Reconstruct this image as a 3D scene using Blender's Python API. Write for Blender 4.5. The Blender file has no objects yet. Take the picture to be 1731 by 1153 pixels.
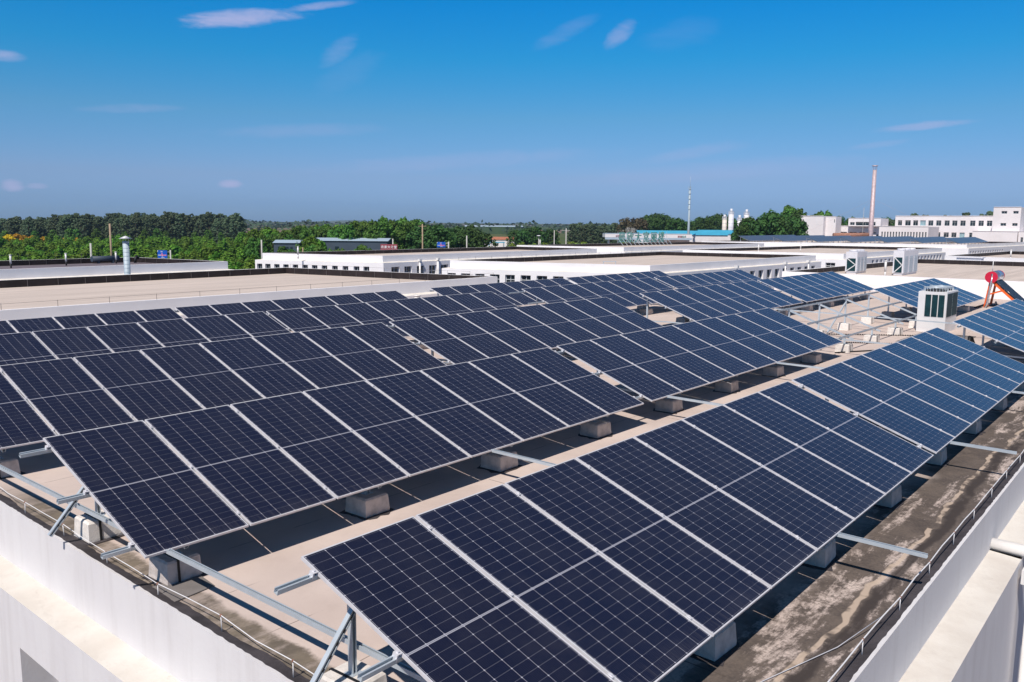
import bpy, math, random
from mathutils import Vector, Matrix
C = bpy.context.scene.collection
R = math.radians
HAZE=True
# ------------------------------------------------------------------ helpers
class MB:
    """collects faces of one mesh"""
    def __init__(s): s.v=[]; s.f=[]; s.m=[]; s.uv={}; s.sm=set()
    def face(s, pts, m=0, uv=None, smooth=False):
        i=len(s.v); s.v+=[tuple(p) for p in pts]; s.f.append(tuple(range(i,i+len(pts)))); s.m.append(m)
        if uv: s.uv[len(s.f)-1]=uv
        if smooth: s.sm.add(len(s.f)-1)
    def hexa(s, c, m=0):   # 8 corners: bottom 4 ccw, top 4 ccw
        i=len(s.v); s.v+=[tuple(p) for p in c]
        for q in ((3,2,1,0),(4,5,6,7),(0,1,5,4),(1,2,6,5),(2,3,7,6),(3,0,4,7)):
            s.f.append(tuple(i+k for k in q)); s.m.append(m)
    def box(s, x0,x1,y0,y1,z0,z1, m=0):
        s.hexa([(x0,y0,z0),(x1,y0,z0),(x1,y1,z0),(x0,y1,z0),(x0,y0,z1),(x1,y0,z1),(x1,y1,z1),(x0,y1,z1)],m)
    def bar(s, a, b, up, w, h, m=0, ow=0, oh=0):   # box from a to b, w across, h along up
        a=Vector(a); b=Vector(b); d=(b-a).normalized(); up=Vector(up); side=d.cross(up).normalized(); up=side.cross(d).normalized()
        o=side*ow+up*oh
        q=[]
        for p in (a,b):
            for sx,sy in ((-1,-1),(1,-1),(1,1),(-1,1)):
                q.append(p+o+side*(sx*w/2)+up*(sy*h/2))
        s.hexa([q[0],q[1],q[2],q[3],q[4],q[5],q[6],q[7]],m)
    def channel(s, a, b, up, w, h, t=.004, m=0):   # C channel open on the up side
        s.bar(a,b,up,w,t,m,0,-h/2+t/2)
        s.bar(a,b,up,t,h-t,m,-w/2+t/2,t/2); s.bar(a,b,up,t,h-t,m,w/2-t/2,t/2)
        s.bar(a,b,up,.007,t,m,-w/2+t+.0035,h/2-t/2); s.bar(a,b,up,.007,t,m,w/2-t-.0035,h/2-t/2)
    def tube(s, pts, r, n=10, m=0, cap=True):
        rings=[]; pts=[Vector(p) for p in pts]
        rs=r if isinstance(r,(list,tuple)) else [r]*len(pts)
        for k,p in enumerate(pts):
            d=(pts[min(k+1,len(pts)-1)]-pts[max(k-1,0)]).normalized()
            u=d.cross(Vector((0,0,1)))
            if u.length<1e-3: u=Vector((1,0,0))
            u.normalize(); w=d.cross(u).normalized(); i=len(s.v)
            for j in range(n):
                a=2*math.pi*j/n; s.v.append(tuple(p+(u*math.cos(a)+w*math.sin(a))*rs[k]))
            rings.append(i)
        for k in range(len(rings)-1):
            for j in range(n):
                j2=(j+1)%n; s.f.append((rings[k]+j,rings[k]+j2,rings[k+1]+j2,rings[k+1]+j)); s.m.append(m); s.sm.add(len(s.f)-1)
        if cap:
            s.f.append(tuple(rings[0]+j for j in reversed(range(n)))); s.m.append(m)
            s.f.append(tuple(rings[-1]+j for j in range(n))); s.m.append(m)
    def build(s, name, mats, parent=None, loc=None, rot=None):
        me=bpy.data.meshes.new(name); me.from_pydata(s.v,[],s.f)
        for q in (mats if isinstance(mats,(list,tuple)) else [mats]): me.materials.append(q)
        me.polygons.foreach_set('material_index',s.m)
        if s.sm: me.polygons.foreach_set('use_smooth',[k in s.sm for k in range(len(s.f))])
        if s.uv:
            l=me.uv_layers.new(name='UVMap')
            for k,q in s.uv.items():
                for li,c in zip(me.polygons[k].loop_indices,q): l.data[li].uv=c
        me.update()
        return link(name,me,parent,loc,rot)
def link(name, me, parent=None, loc=None, rot=None):
    o=bpy.data.objects.new(name,me); C.objects.link(o)
    if parent is not None: o.parent=parent
    if loc is not None: o.location=loc
    if rot is not None: o.rotation_euler=rot
    return o
def tag(o, label=None, cat=None, group=None, kind=None):
    if label: o['label']=label
    if cat: o['category']=cat
    if group: o['group']=group
    if kind: o['kind']=kind
    return o
def thing(name, label, cat, loc=(0,0,0), group=None):
    return tag(link(name,None,None,loc),label,cat,group)
ORD=['first','second','third','fourth','fifth','sixth','seventh','eighth','ninth','tenth','eleventh','twelfth','thirteenth','fourteenth','fifteenth','sixteenth','seventeenth','eighteenth']
rnd=random.Random(7)

# ------------------------------------------------------------------ materials
def newmat(name):
    m=bpy.data.materials.new(name); m.use_nodes=True
    nt=m.node_tree; b=nt.nodes['Principled BSDF']; return m,nt,b
class NT:
    def __init__(s,nt): s.nt=nt
    def n(s,t,**k):
        x=s.nt.nodes.new(t)
        for a,v in k.items(): setattr(x,a,v)
        return x
    def l(s,a,b): s.nt.links.new(a,b)
    def put(s,sock,v):
        if hasattr(v,'is_output') or hasattr(v,'links'): s.nt.links.new(v,sock)
        else: sock.default_value=v
    def m(s,op,a,b=0.0,c=0.0,clamp=False):
        x=s.n('ShaderNodeMath',operation=op); x.use_clamp=clamp
        s.put(x.inputs[0],a); s.put(x.inputs[1],b)
        if op in('MULTIPLY_ADD','SMOOTH_MIN','COMPARE'): s.put(x.inputs[2],c)
        return x.outputs[0]
    def mix(s,f,a,b,mode='MIX'):
        x=s.n('ShaderNodeMix',data_type='RGBA',blend_type=mode)
        s.put(x.inputs[0],f); s.put(x.inputs[6],col(a)); s.put(x.inputs[7],col(b)); return x.outputs[2]
    def noise(s,vec,scale,detail=4,rough=.6,dist=0.):
        x=s.n('ShaderNodeTexNoise'); x.inputs['Scale'].default_value=scale; x.inputs['Detail'].default_value=detail
        x.inputs['Roughness'].default_value=rough; x.inputs['Distortion'].default_value=dist
        if vec is not None: s.l(vec,x.inputs['Vector'])
        return x.outputs['Fac']
    def ramp(s,f,lo,hi):   # smooth 0..1
        x=s.n('ShaderNodeMapRange',interpolation_type='SMOOTHSTEP'); s.put(x.inputs[0],f)
        x.inputs[1].default_value=lo; x.inputs[2].default_value=hi; return x.outputs[0]
def col(c):
    if isinstance(c,(tuple,list)) and len(c)==3: return (*c,1)
    return c
def pm(name, c, rough=.7, var=.12, scale=3., metal=0., bump=0., bscale=40., spec=.5, randv=0.):
    m,nt,b=newmat(name); N=NT(nt)
    tc=N.n('ShaderNodeTexCoord')
    f=N.noise(tc.outputs['Object'],scale,5)
    f=N.ramp(f,.3,.7)
    lo=tuple(x*(1-var) for x in c); hi=tuple(min(1,x*(1+var)) for x in c)
    k=N.mix(f,lo,hi)
    if randv:
        oi=N.n('ShaderNodeObjectInfo'); v=N.m('MULTIPLY_ADD',oi.outputs['Random'],2*randv,1-randv)
        hs=N.n('ShaderNodeHueSaturation'); N.l(k,hs.inputs['Color']); N.l(v,hs.inputs['Value']); k=hs.outputs[0]
    N.l(k,b.inputs['Base Color']); b.inputs['Roughness'].default_value=rough; b.inputs['Metallic'].default_value=metal
    b.inputs['Specular IOR Level'].default_value=spec
    if bump:
        bp=N.n('ShaderNodeBump'); bp.inputs['Strength'].default_value=bump; bp.inputs['Distance'].default_value=.01
        N.l(N.noise(tc.outputs['Object'],bscale,6),bp.inputs['Height']); N.l(bp.outputs[0],b.inputs['Normal'])
    return m
M={}
M['alu']=pm('aluminium frame',(.70,.69,.72),.45,.06,8,.15)
M['galv']=pm('galvanised steel',(.56,.62,.67),.5,.06,5,.35)
M['zinc']=pm('zinc wire',(.80,.79,.80),.5,.05,6,.0)
M['conc']=pm('concrete block',(.55,.49,.455),.9,.16,9,0,.5,60,.2,.10)
M['concpale']=pm('pale concrete block',(.76,.71,.66),.9,.12,9,0,.5,60,.2,.08)
M['white']=pm('white render',(.80,.77,.78),.85,.05,.7,0,.15,30,.2)
M['cream']=pm('sunbleached ledge paint',(.76,.71,.64),.85,.10,1.6,0,.3,30,.2)
M['lining']=pm('black bitumen parapet lining',(.024,.017,.017),.55,.35,1.3,0,.3,20,.3)
M['joint']=pm('lining lap joint',(.10,.085,.085),.6,.3,3)
M['bitumen']=pm('bitumen edge',(.068,.060,.064),.8,.3,4,0,.4,40,.2)
M['beigefar']=pm('beige roof felt',(.58,.49,.43),.9,.09,.22,0,.2,8,.2)
def feltmat(name,c):
    m,nt,b=newmat(name); N=NT(nt); g=N.n('ShaderNodeNewGeometry'); P=g.outputs['Position']; sp=N.n('ShaderNodeSeparateXYZ'); N.l(P,sp.inputs[0])
    mp=N.n('ShaderNodeMapping'); mp.inputs['Scale'].default_value=(.12,1.6,1); N.l(P,mp.inputs[0])
    a=N.noise(mp.outputs[0],1.0,6,.65); q=N.noise(P,.25,4,.6)
    k=N.mix(N.ramp(a,.3,.7),tuple(x*.86 for x in c),tuple(min(1,x*1.08) for x in c)); k=N.mix(N.m('MULTIPLY',N.ramp(q,.5,.75),.25),k,tuple(x*.8 for x in c))
    sy=N.m('ADD',sp.outputs[1],N.m('MULTIPLY',q,.2)); fs=N.m('ABSOLUTE',N.m('SUBTRACT',N.m('FRACT',N.m('DIVIDE',sy,.98)),.5))
    se=N.m('MULTIPLY',N.m('LESS_THAN',fs,.03),N.ramp(N.noise(mp.outputs[0],4.0,3),.45,.6)); k=N.mix(N.m('MULTIPLY',se,.35),k,tuple(x*.4 for x in c))
    N.l(k,b.inputs['Base Color']); b.inputs['Roughness'].default_value=.92; b.inputs['Specular IOR Level'].default_value=.15; return m
M['beigefar']=feltmat('beige roof felt neighbours',(.62,.53,.47))
M['purple']=pm('grey purple roof felt',(.17,.145,.165),.9,.12,.3,0,.2,8,.2)
M['glassdark']=pm('window glass',(.02,.035,.045),.08,.3,.6)
M['glasspale']=pm('curtained window glass',(.30,.46,.50),.15,.15,.6)
M['wframe']=pm('window frame',(.62,.63,.65),.5,.05)
M['pvc']=pm('white pvc pipe',(.78,.76,.74),.4,.04,3)
M['black']=pm('black rubber',(.012,.012,.014),.6,.2)
M['louver']=pm('teal louvre',(.010,.042,.052),.6,.25,6,0,0,40,.15)
M['acwhite']=pm('ac unit paint',(.74,.73,.73),.45,.05,2)
M['acgrey']=pm('chiller paint',(.72,.71,.75),.5,.06,2)
M['orange']=pm('orange painted steel',(.85,.14,.02),.45,.08,5)
M['red']=pm('red tank cap',(.62,.015,.05),.35,.06,5)
M['rust']=pm('rusted pipe',(.34,.17,.12),.85,.35,5)
M['stack']=pm('chimney steel',(.56,.44,.45),.6,.16,2.5,.3)
M['bluemetal']=pm('blue sheet roof',(.07,.42,.62),.5,.08,.4)
M['greyshed']=pm('dark blue sheet wall',(.05,.07,.10),.6,.12,.4)
M['paleroof']=pm('pale blue sheet roof',(.40,.50,.60),.5,.06,.3)
M['silo']=pm('silo paint',(.74,.73,.76),.55,.06,.6)
M['silocream']=pm('cream silo paint',(.72,.64,.56),.55,.08,.6)
M['siloblue']=pm('blue silo base',(.02,.08,.25),.5,.1,.6)
M['fieldgreen']=pm('green covered greenhouse side',(.05,.09,.035),.9,.2,.05)
M['tile']=pm('orange roof tile',(.42,.16,.09),.8,.15,1)
M['signblue']=pm('blue sign face',(.01,.10,.52),.4,.05,1)
M['signwhite']=pm('white sign paint',(.8,.8,.82),.5,.02,1)
M['signpink']=pm('pink sign paint',(.75,.22,.34),.5,.04,1)
M['signred']=pm('dark red board',(.28,.05,.07),.6,.1,1)
M['signgreen']=pm('green sign letters',(.10,.30,.26),.55,.08,3)
M['pole']=pm('concrete pole',(.48,.46,.44),.8,.08,1)
M['woodpole']=pm('wooden pole',(.36,.26,.18),.85,.12,2)
M['tower']=pm('pinkish tower render',(.84,.79,.79),.85,.06,.12,0,0,30,.2)
M['mast']=pm('grey mast paint',(.42,.50,.55),.5,.06,1)
M['silver']=pm('tank silver',(.55,.55,.60),.25,.06,6,.8)
M['tubes']=pm('glass tube bank',(.03,.05,.08),.2,.2,10)
M['foil']=pm('foil wrap',(.6,.6,.62),.3,.3,30,.7,.8,40)
M['bark']=pm('bark',(.10,.075,.055),.9,.2,2)
M['greypatch']=pm('grey roofing sheet',(.20,.18,.17),.9,.15,2,0,.2,30)

def leafmat(name,c1,c2):
    m,nt,b=newmat(name); N=NT(nt)
    at=N.n('ShaderNodeAttribute',attribute_name='tone'); oi=N.n('ShaderNodeObjectInfo')
    k=N.mix(at.outputs['Fac'],c1,c2)
    hs=N.n('ShaderNodeHueSaturation'); N.l(k,hs.inputs['Color'])
    N.l(N.m('MULTIPLY_ADD',oi.outputs['Random'],.04,.48),hs.inputs['Hue'])
    N.l(N.m('MULTIPLY_ADD',oi.outputs['Random'],.5,.75),hs.inputs['Value'])
    N.l(hs.outputs[0],b.inputs['Base Color']); b.inputs['Roughness'].default_value=.65; b.inputs['Specular IOR Level'].default_value=.25
    tr=N.n('ShaderNodeBsdfTranslucent'); N.l(hs.outputs[0],tr.inputs['Color'])
    mx=N.n('ShaderNodeMixShader'); mx.inputs[0].default_value=.25
    N.l(b.outputs[0],mx.inputs[1]); N.l(tr.outputs[0],mx.inputs[2]); N.l(mx.outputs[0],nt.nodes['Material Output'].inputs['Surface'])
    return m
L={}
L['poplar']=leafmat('poplar leaves',(.062,.105,.058),(.150,.200,.105))
L['bright']=leafmat('bright leaves',(.050,.135,.010),(.175,.330,.035))
L['mid']=leafmat('mid green leaves',(.042,.125,.018),(.135,.265,.045))
L['dark']=leafmat('dark leaves',(0.027,0.075,0.021),(0.083,0.173,0.039))
L['yellow']=leafmat('yellow blossom',(.45,.28,.01),(.75,.50,.02))
L['shrub']=leafmat('yellow green shrub leaves',(0.105,0.180,0.022),(0.300,0.390,0.045))
L['brown']=leafmat('brownish leaves',(.06,.055,.03),(.14,.11,.06))

# solar glass: 6 x 24 half cells drawn from UV metres
PW,PL,PT=1.122,2.2906,.025
def cellmat():
    m,nt,b=newmat('solar cells under glass'); N=NT(nt)
    uv=N.n('ShaderNodeUVMap'); uv.uv_map='UVMap'
    sp=N.n('ShaderNodeSeparateXYZ'); N.l(uv.outputs[0],sp.inputs[0]); u,v=sp.outputs[0],sp.outputs[1]
    gw,gh=PW-.024,PL-.024; mu=.010; cw=(gw-2*mu)/6; mg=.017; mv=.012; ch=(gh/2-mg/2-mv)/12
    fu=N.m('FRACT',N.m('DIVIDE',N.m('SUBTRACT',u,mu),cw)); du=N.m('MULTIPLY',N.m('MINIMUM',fu,N.m('SUBTRACT',1.0,fu)),cw)
    vh=N.m('SUBTRACT',N.m('ABSOLUTE',N.m('SUBTRACT',v,gh/2)),mg/2)
    fv=N.m('FRACT',N.m('DIVIDE',vh,ch)); dv=N.m('MULTIPLY',N.m('MINIMUM',fv,N.m('SUBTRACT',1.0,fv)),ch)
    lu=N.m('MULTIPLY',N.m('LESS_THAN',du,.0016),.60)
    lv=N.m('MULTIPLY',N.m('LESS_THAN',dv,.0010),.26)
    dia=N.m('MULTIPLY',N.m('LESS_THAN',N.m('ADD',du,dv),.0080),.7)
    mid=N.m('MULTIPLY',N.m('LESS_THAN',vh,0.0),.62)
    midline=N.m('MULTIPLY',N.m('LESS_THAN',vh,-.0055),.35)
    f=N.m('MAXIMUM',N.m('MAXIMUM',lu,lv),N.m('MAXIMUM',dia,N.m('SUBTRACT',mid,midline)))
    oi=N.n('ShaderNodeObjectInfo'); tc=N.n('ShaderNodeTexCoord')
    # single cells differ a little in tint
    wn=N.n('ShaderNodeTexWhiteNoise',noise_dimensions='3D'); cb=N.n('ShaderNodeCombineXYZ')
    N.l(N.m('FLOOR',N.m('DIVIDE',u,cw)),cb.inputs[0]); N.l(N.m('FLOOR',N.m('DIVIDE',v,ch)),cb.inputs[1]); N.l(oi.outputs['Random'],cb.inputs[2]); N.l(cb.outputs[0],wn.inputs[0])
    t=N.m('ADD',N.m('MULTIPLY',oi.outputs['Random'],.7),N.m('MULTIPLY',wn.outputs[0],.3))
    base=N.mix(t,(.0040,.0068,.027),(.0062,.0078,.025))
    # fine grid fingers
    fg=N.m('MULTIPLY',N.m('LESS_THAN',N.m('FRACT',N.m('DIVIDE',v,.0104)),.16),.06)
    base=N.mix(fg,base,(.35,.37,.45))
    # dust film, streaks toward the lower edge
    dust=N.noise(tc.outputs['Object'],2.2,6,.65); spk=N.ramp(N.noise(tc.outputs['Object'],95,2,.5),.74,.80)
    sm=N.n('ShaderNodeMapping'); sm.inputs['Scale'].default_value=(60,2,2); N.l(tc.outputs['Object'],sm.inputs[0])
    stk=N.m('MULTIPLY',N.ramp(N.noise(sm.outputs[0],1,3),.4,.75),N.ramp(v,.22,.0))
    df=N.m('ADD',N.m('MULTIPLY',N.ramp(dust,.35,.8),.022),N.m('ADD',N.m('MULTIPLY',spk,.12),N.m('MULTIPLY',stk,.07)))
    k=N.mix(f,base,(.62,.62,.70)); k=N.mix(df,k,(.5,.45,.42))
    N.l(k,b.inputs['Base Color']); b.inputs['IOR'].default_value=1.45
    rg=N.m('MULTIPLY_ADD',dust,.12,.16); N.l(rg,b.inputs['Roughness'])
    b.inputs['Sheen Weight'].default_value=.16; b.inputs['Sheen Roughness'].default_value=.45; b.inputs['Sheen Tint'].default_value=(.78,.84,1,1)
    return m
M['cell']=cellmat()
M['back']=pm('panel backsheet',(.09,.09,.10),.6,.03)

# own roof felt with the weathering the photo shows along its two open edges
def roofmat():
    m,nt,b=newmat('beige roof felt weathered'); N=NT(nt)
    g=N.n('ShaderNodeNewGeometry'); P=g.outputs['Position']; sp=N.n('ShaderNodeSeparateXYZ'); N.l(P,sp.inputs[0]); x,y=sp.outputs[0],sp.outputs[1]
    n1=N.noise(P,.55,6,.6); n2=N.noise(P,3.2,7,.68); n3=N.noise(P,28,4,.6); n4=N.noise(P,1.15,8,.7,.1)
    base=N.mix(N.ramp(n1,.3,.7),(.565,.465,.415),(.66,.55,.49))
    base=N.mix(N.m('MULTIPLY',N.ramp(n2,.45,.8),.25),base,(.40,.32,.27))
    base=N.mix(N.m('MULTIPLY',N.ramp(n3,.62,.8),.14),base,(.25,.2,.17))
    # lap seams of the felt strips
    sy=N.m('ADD',y,N.m('MULTIPLY',N.m('SUBTRACT',N.noise(P,2.5,2),.5),.03))
    fs=N.m('ABSOLUTE',N.m('SUBTRACT',N.m('FRACT',N.m('DIVIDE',sy,.97)),.5))
    seam=N.m('MULTIPLY',N.m('LESS_THAN',fs,.006),N.ramp(N.noise(P,1.7,3),.42,.6))
    fx=N.m('ABSOLUTE',N.m('SUBTRACT',N.m('FRACT',N.m('ADD',N.m('DIVIDE',x,5.1),N.m('MULTIPLY',N.m('FLOOR',N.m('DIVIDE',sy,.97)),.37))),.5))
    seam=N.m('MAXIMUM',seam,N.m('LESS_THAN',fx,.0016))
    base=N.mix(N.m('MULTIPLY',seam,.65),base,(.10,.075,.06))
    # bitumen wash along the open long edge (small y)
    wob=N.m('MULTIPLY',N.m('SUBTRACT',n4,.5),.9)
    e1=N.ramp(N.m('ADD',y,wob),.60,.05)
    sm=N.n('ShaderNodeMapping'); sm.inputs['Scale'].default_value=(.55,2.6,1); N.l(P,sm.inputs[0])
    p1=N.noise(sm.outputs[0],1.0,12,.72,.35); p2=N.noise(P,7.5,8,.78,.0); p3=N.noise(P,33,5,.7)
    pp=N.m('ADD',N.m('MULTIPLY',p1,.72),N.m('MULTIPLY',p2,.28)); pat=N.m('MAXIMUM',N.ramp(pp,.415,.50),N.m('MULTIPLY',N.ramp(p3,.47,.60),.62))
    f1=N.m('MULTIPLY',N.m('MULTIPLY',e1,pat),.92)
    tone=N.mix(N.ramp(N.m('ADD',N.m('MULTIPLY',n2,.6),N.m('MULTIPLY',p3,.4)),.35,.65),(.044,.036,.033),(.125,.100,.083))
    base=N.mix(f1,base,tone)
    # a run of thicker bitumen, wandering, with a bare lip beside it
    yc=N.m('ADD',N.m('ADD',y,.42),N.m('MULTIPLY',N.m('SUBTRACT',N.noise(P,.8,3),.5),.42)); 
    run=N.m('MULTIPLY',N.ramp(N.m('ABSOLUTE',N.m('ADD',yc,N.m('MULTIPLY_ADD',N.noise(P,5,4),.06,.03))),.085,.03),N.m('MULTIPLY',N.ramp(N.noise(P,1.3,3),.30,.45),.9))
    lip=N.m('MULTIPLY',N.m('MULTIPLY',N.ramp(N.m('ABSOLUTE',N.m('SUBTRACT',yc,.05)),.035,.02),N.ramp(N.noise(P,3.1,3),.4,.55)),.8)
    base=N.mix(run,base,(.055,.045,.042)); base=N.mix(lip,base,(.58,.46,.36))
    # bitumen band along the short open edge (small x)
    e2=N.ramp(N.m('ADD',N.m('SUBTRACT',x,N.m('MULTIPLY',y,.022)),N.m('MULTIPLY',N.m('SUBTRACT',N.noise(P,1.6,6,.7),.5),.35)),.54,.46)
    e2=N.m('MULTIPLY',e2,N.ramp(y,9.9,8.2))
    pt=N.ramp(pp,.42,.55)
    base=N.mix(N.m('MULTIPLY',e2,N.m('MULTIPLY_ADD',pt,.40,.52)),base,N.mix(N.ramp(n2,.3,.7),(.095,.080,.062),(.20,.165,.12)))
    N.l(base,b.inputs['Base Color']); b.inputs['Roughness'].default_value=.92; b.inputs['Specular IOR Level'].default_value=.15
    bp=N.n('ShaderNodeBump'); bp.inputs['Strength'].default_value=.35; bp.inputs['Distance'].default_value=.02
    N.l(N.m('ADD',N.m('MULTIPLY',n1,2.0),N.m('MULTIPLY',n3,.25)),bp.inputs['Height']); N.l(bp.outputs[0],b.inputs['Normal'])
    return m
M['ownroof']=roofmat()

def wallmat():
    m,nt,b=newmat('white render rain marked'); N=NT(nt)
    g=N.n('ShaderNodeNewGeometry'); P=g.outputs['Position']
    mp=N.n('ShaderNodeMapping'); mp.inputs['Scale'].default_value=(3,3,.35); N.l(P,mp.inputs[0])
    s=N.noise(mp.outputs[0],1.5,6,.65); n=N.noise(P,.9,5,.6); f=N.noise(P,18,4)
    k=N.mix(N.ramp(n,.3,.7),(.70,.68,.69),(.745,.73,.735))
    k=N.mix(N.m('MULTIPLY',N.ramp(s,.45,.75),.30),k,(.52,.49,.48)); k=N.mix(N.m('MULTIPLY',N.ramp(f,.66,.8),.2),k,(.5,.46,.43))
    N.l(k,b.inputs['Base Color']); b.inputs['Roughness'].default_value=.85; b.inputs['Specular IOR Level'].default_value=.2
    bp=N.n('ShaderNodeBump'); bp.inputs['Strength'].default_value=.2; bp.inputs['Distance'].default_value=.01
    N.l(f,bp.inputs['Height']); N.l(bp.outputs[0],b.inputs['Normal'])
    return m
M['wall']=wallmat()
M['wallfar']=pm('white render neighbours',(.87,.845,.855),.85,.04,.5,0,.15,30,.2)

def ledgemat():
    m,nt,b=newmat('weathered ledge paint'); N=NT(nt); g=N.n('ShaderNodeNewGeometry'); P=g.outputs['Position']
    a=N.noise(P,1.4,7,.65); c=N.noise(P,6,7,.72); f=N.noise(P,30,5,.6)
    k=N.mix(N.ramp(a,.3,.7),(.62,.57,.51),(.72,.68,.62)); k=N.mix(N.m('MULTIPLY',N.ramp(c,.52,.72),.20),k,(.50,.45,.40)); k=N.mix(N.m('MULTIPLY',N.ramp(f,.66,.74),.45),k,(.28,.24,.20))
    vo=N.n('ShaderNodeTexVoronoi',feature='DISTANCE_TO_EDGE'); vo.inputs['Scale'].default_value=.55
    wv=N.n('ShaderNodeVectorMath',operation='ADD'); N.l(P,wv.inputs[0]); cbx=N.n('ShaderNodeCombineXYZ'); N.l(N.m('MULTIPLY',c,.5),cbx.inputs[0]); N.l(N.m('MULTIPLY',a,.6),cbx.inputs[1]); N.l(cbx.outputs[0],wv.inputs[1]); N.l(wv.outputs[0],vo.inputs['Vector'])
    k=N.mix(N.m('MULTIPLY',N.m('LESS_THAN',vo.outputs['Distance'],.002),.18),k,(.25,.21,.18))
    N.l(k,b.inputs['Base Color']); b.inputs['Roughness'].default_value=.9; b.inputs['Specular IOR Level'].default_value=.15
    bp=N.n('ShaderNodeBump'); bp.inputs['Strength'].default_value=.4; bp.inputs['Distance'].default_value=.012; N.l(N.m('ADD',c,N.m('MULTIPLY',f,.4)),bp.inputs['Height']); N.l(bp.outputs[0],b.inputs['Normal'])
    return m
M['ledge']=ledgemat()

def groundmat():
    m,nt,b=newmat('fields and rough ground'); N=NT(nt)
    g=N.n('ShaderNodeNewGeometry'); P=g.outputs['Position']
    n1=N.noise(P,.006,5,.6); n2=N.noise(P,.05,6,.65); n3=N.noise(P,.6,4)
    mp=N.n('ShaderNodeMapping'); mp.inputs['Scale'].default_value=(.0009,.004,1); mp.inputs['Rotation'].default_value=(0,0,.5); N.l(P,mp.inputs[0])
    vo=N.n('ShaderNodeTexVoronoi'); vo.inputs['Scale'].default_value=1.; N.l(mp.outputs[0],vo.inputs['Vector'])
    f=N.n('ShaderNodeSeparateColor'); N.l(vo.outputs['Color'],f.inputs[0])
    k=N.mix(N.ramp(n2,.3,.7),(.055,.085,.025),(.11,.135,.045))
    k=N.mix(N.ramp(f.outputs[0],.55,.62),k,(.22,.15,.11)); k=N.mix(N.ramp(f.outputs[1],.72,.76),k,(.045,.09,.03))
    k=N.mix(N.m('MULTIPLY',N.ramp(n3,.5,.8),.3),k,(.16,.13,.08))
    N.l(k,b.inputs['Base Color']); b.inputs['Roughness'].default_value=.95; b.inputs['Specular IOR Level'].default_value=.1
    return m
M['ground']=groundmat()
def rowmat():   # far tables: panels drawn by lines
    m,nt,b=newmat('distant solar table'); N=NT(nt)
    uv=N.n('ShaderNodeUVMap'); uv.uv_map='UVMap'; sp=N.n('ShaderNodeSeparateXYZ'); N.l(uv.outputs[0],sp.inputs[0])
    fu=N.m('FRACT',N.m('DIVIDE',sp.outputs[0],1.15)); lu=N.m('LESS_THAN',fu,.035)
    k=N.mix(N.m('MULTIPLY',lu,.8),(.012,.014,.030),(.6,.6,.66))
    b.inputs['Sheen Weight'].default_value=.3
    N.l(k,b.inputs['Base Color']); b.inputs['Roughness'].default_value=.3; b.inputs['IOR'].default_value=1.45
    return m
M['fartable']=rowmat()

# ------------------------------------------------------------------ setting: ground
GZ=-9.0
g=MB(); g.face([(-9000,-9000,GZ),(9000,-9000,GZ),(9000,9000,GZ),(-9000,9000,GZ)])
tag(g.build('ground',M['ground']),kind='structure')

# ------------------------------------------------------------------ own building
def roofz(y):
    K=[(-5,-.47),(0,-.46),(9.7,-.35),(11.2,-.36),(14.4,-.44),(19.5,-.71),(24.7,-1.0),(60,-1.0)]
    for (a,za),(b,zb) in zip(K,K[1:]):
        if a<=y<=b: return za+(zb-za)*(y-a)/(b-a)
    return -.46
def wall_panel(mb, p0, p1, z0, z1, wins, depth=.22, mw=0, mr=0):
    """vertical wall from p0 to p1 (outside on the right hand), wins=(t0,t1,za,zb); returns window frames"""
    p0=Vector((*p0,0)); p1=Vector((*p1,0)); d=p1-p0; Ln=d.length; d.normalize(); n=Vector((d.y,-d.x,0))
    def pt(t,z,o=0): q=p0+d*t-n*o; return (q.x,q.y,z)
    def quad(t0,t1,a,b):
        if t1-t0>1e-4 and b-a>1e-4: mb.face([pt(t0,a),pt(t1,a),pt(t1,b),pt(t0,b)],mw)
    colm={}
    for (t0,t1,a,b) in wins: colm.setdefault((round(t0,3),round(t1,3)),[]).append((a,b))
    t=0; res=[]
    for (t0,t1) in sorted(colm):
        quad(t,t0,z0,z1); z=z0
        for a,b in sorted(colm[(t0,t1)]):
            quad(t0,t1,z,a); z=b
            mb.face([pt(t0,a),pt(t1,a),pt(t1,a,depth),pt(t0,a,depth)],mr); mb.face([pt(t0,b,depth),pt(t1,b,depth),pt(t1,b),pt(t0,b)],mr)
            mb.face([pt(t0,a,depth),pt(t0,b,depth),pt(t0,b),pt(t0,a)],mr); mb.face([pt(t1,a),pt(t1,b),pt(t1,b,depth),pt(t1,a,depth)],mr)
            res.append((p0+d*t0-n*depth,d,n,t1-t0,a,b))
        quad(t0,t1,z,z1); t=t1
    quad(t,Ln,z0,z1)
    return res
def window(parent, w, glass='glassdark', name='window', nx=2, transom=.3):
    o,d,n,W,a,b=w; mb=MB()
    def P(t,z,k): q=o+d*t+n*k; return (q.x,q.y,z)
    mb.face([P(0,a,.01),P(W,a,.01),P(W,b,.01),P(0,b,.01)],0)
    def fr(t0,t1,za,zb):
        mb.hexa([P(t0,za,.06),P(t1,za,.06),P(t1,za,.012),P(t0,za,.012),P(t0,zb,.06),P(t1,zb,.06),P(t1,zb,.012),P(t0,zb,.012)],1)
    e=min(.05,W*.05)
    fr(0,e,a,b); fr(W-e,W,a,b); fr(e,W-e,a,a+e); fr(e,W-e,b-e,b)
    for i in range(1,nx): fr(W*i/nx-e/2,W*i/nx+e/2,a+e,b-e)
    if transom:
        zt=b-(b-a)*transom; fr(e,W-e,zt-e/2,zt+e/2)
    return mb.build(name,[M[glass],M['wframe']],parent)
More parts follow.
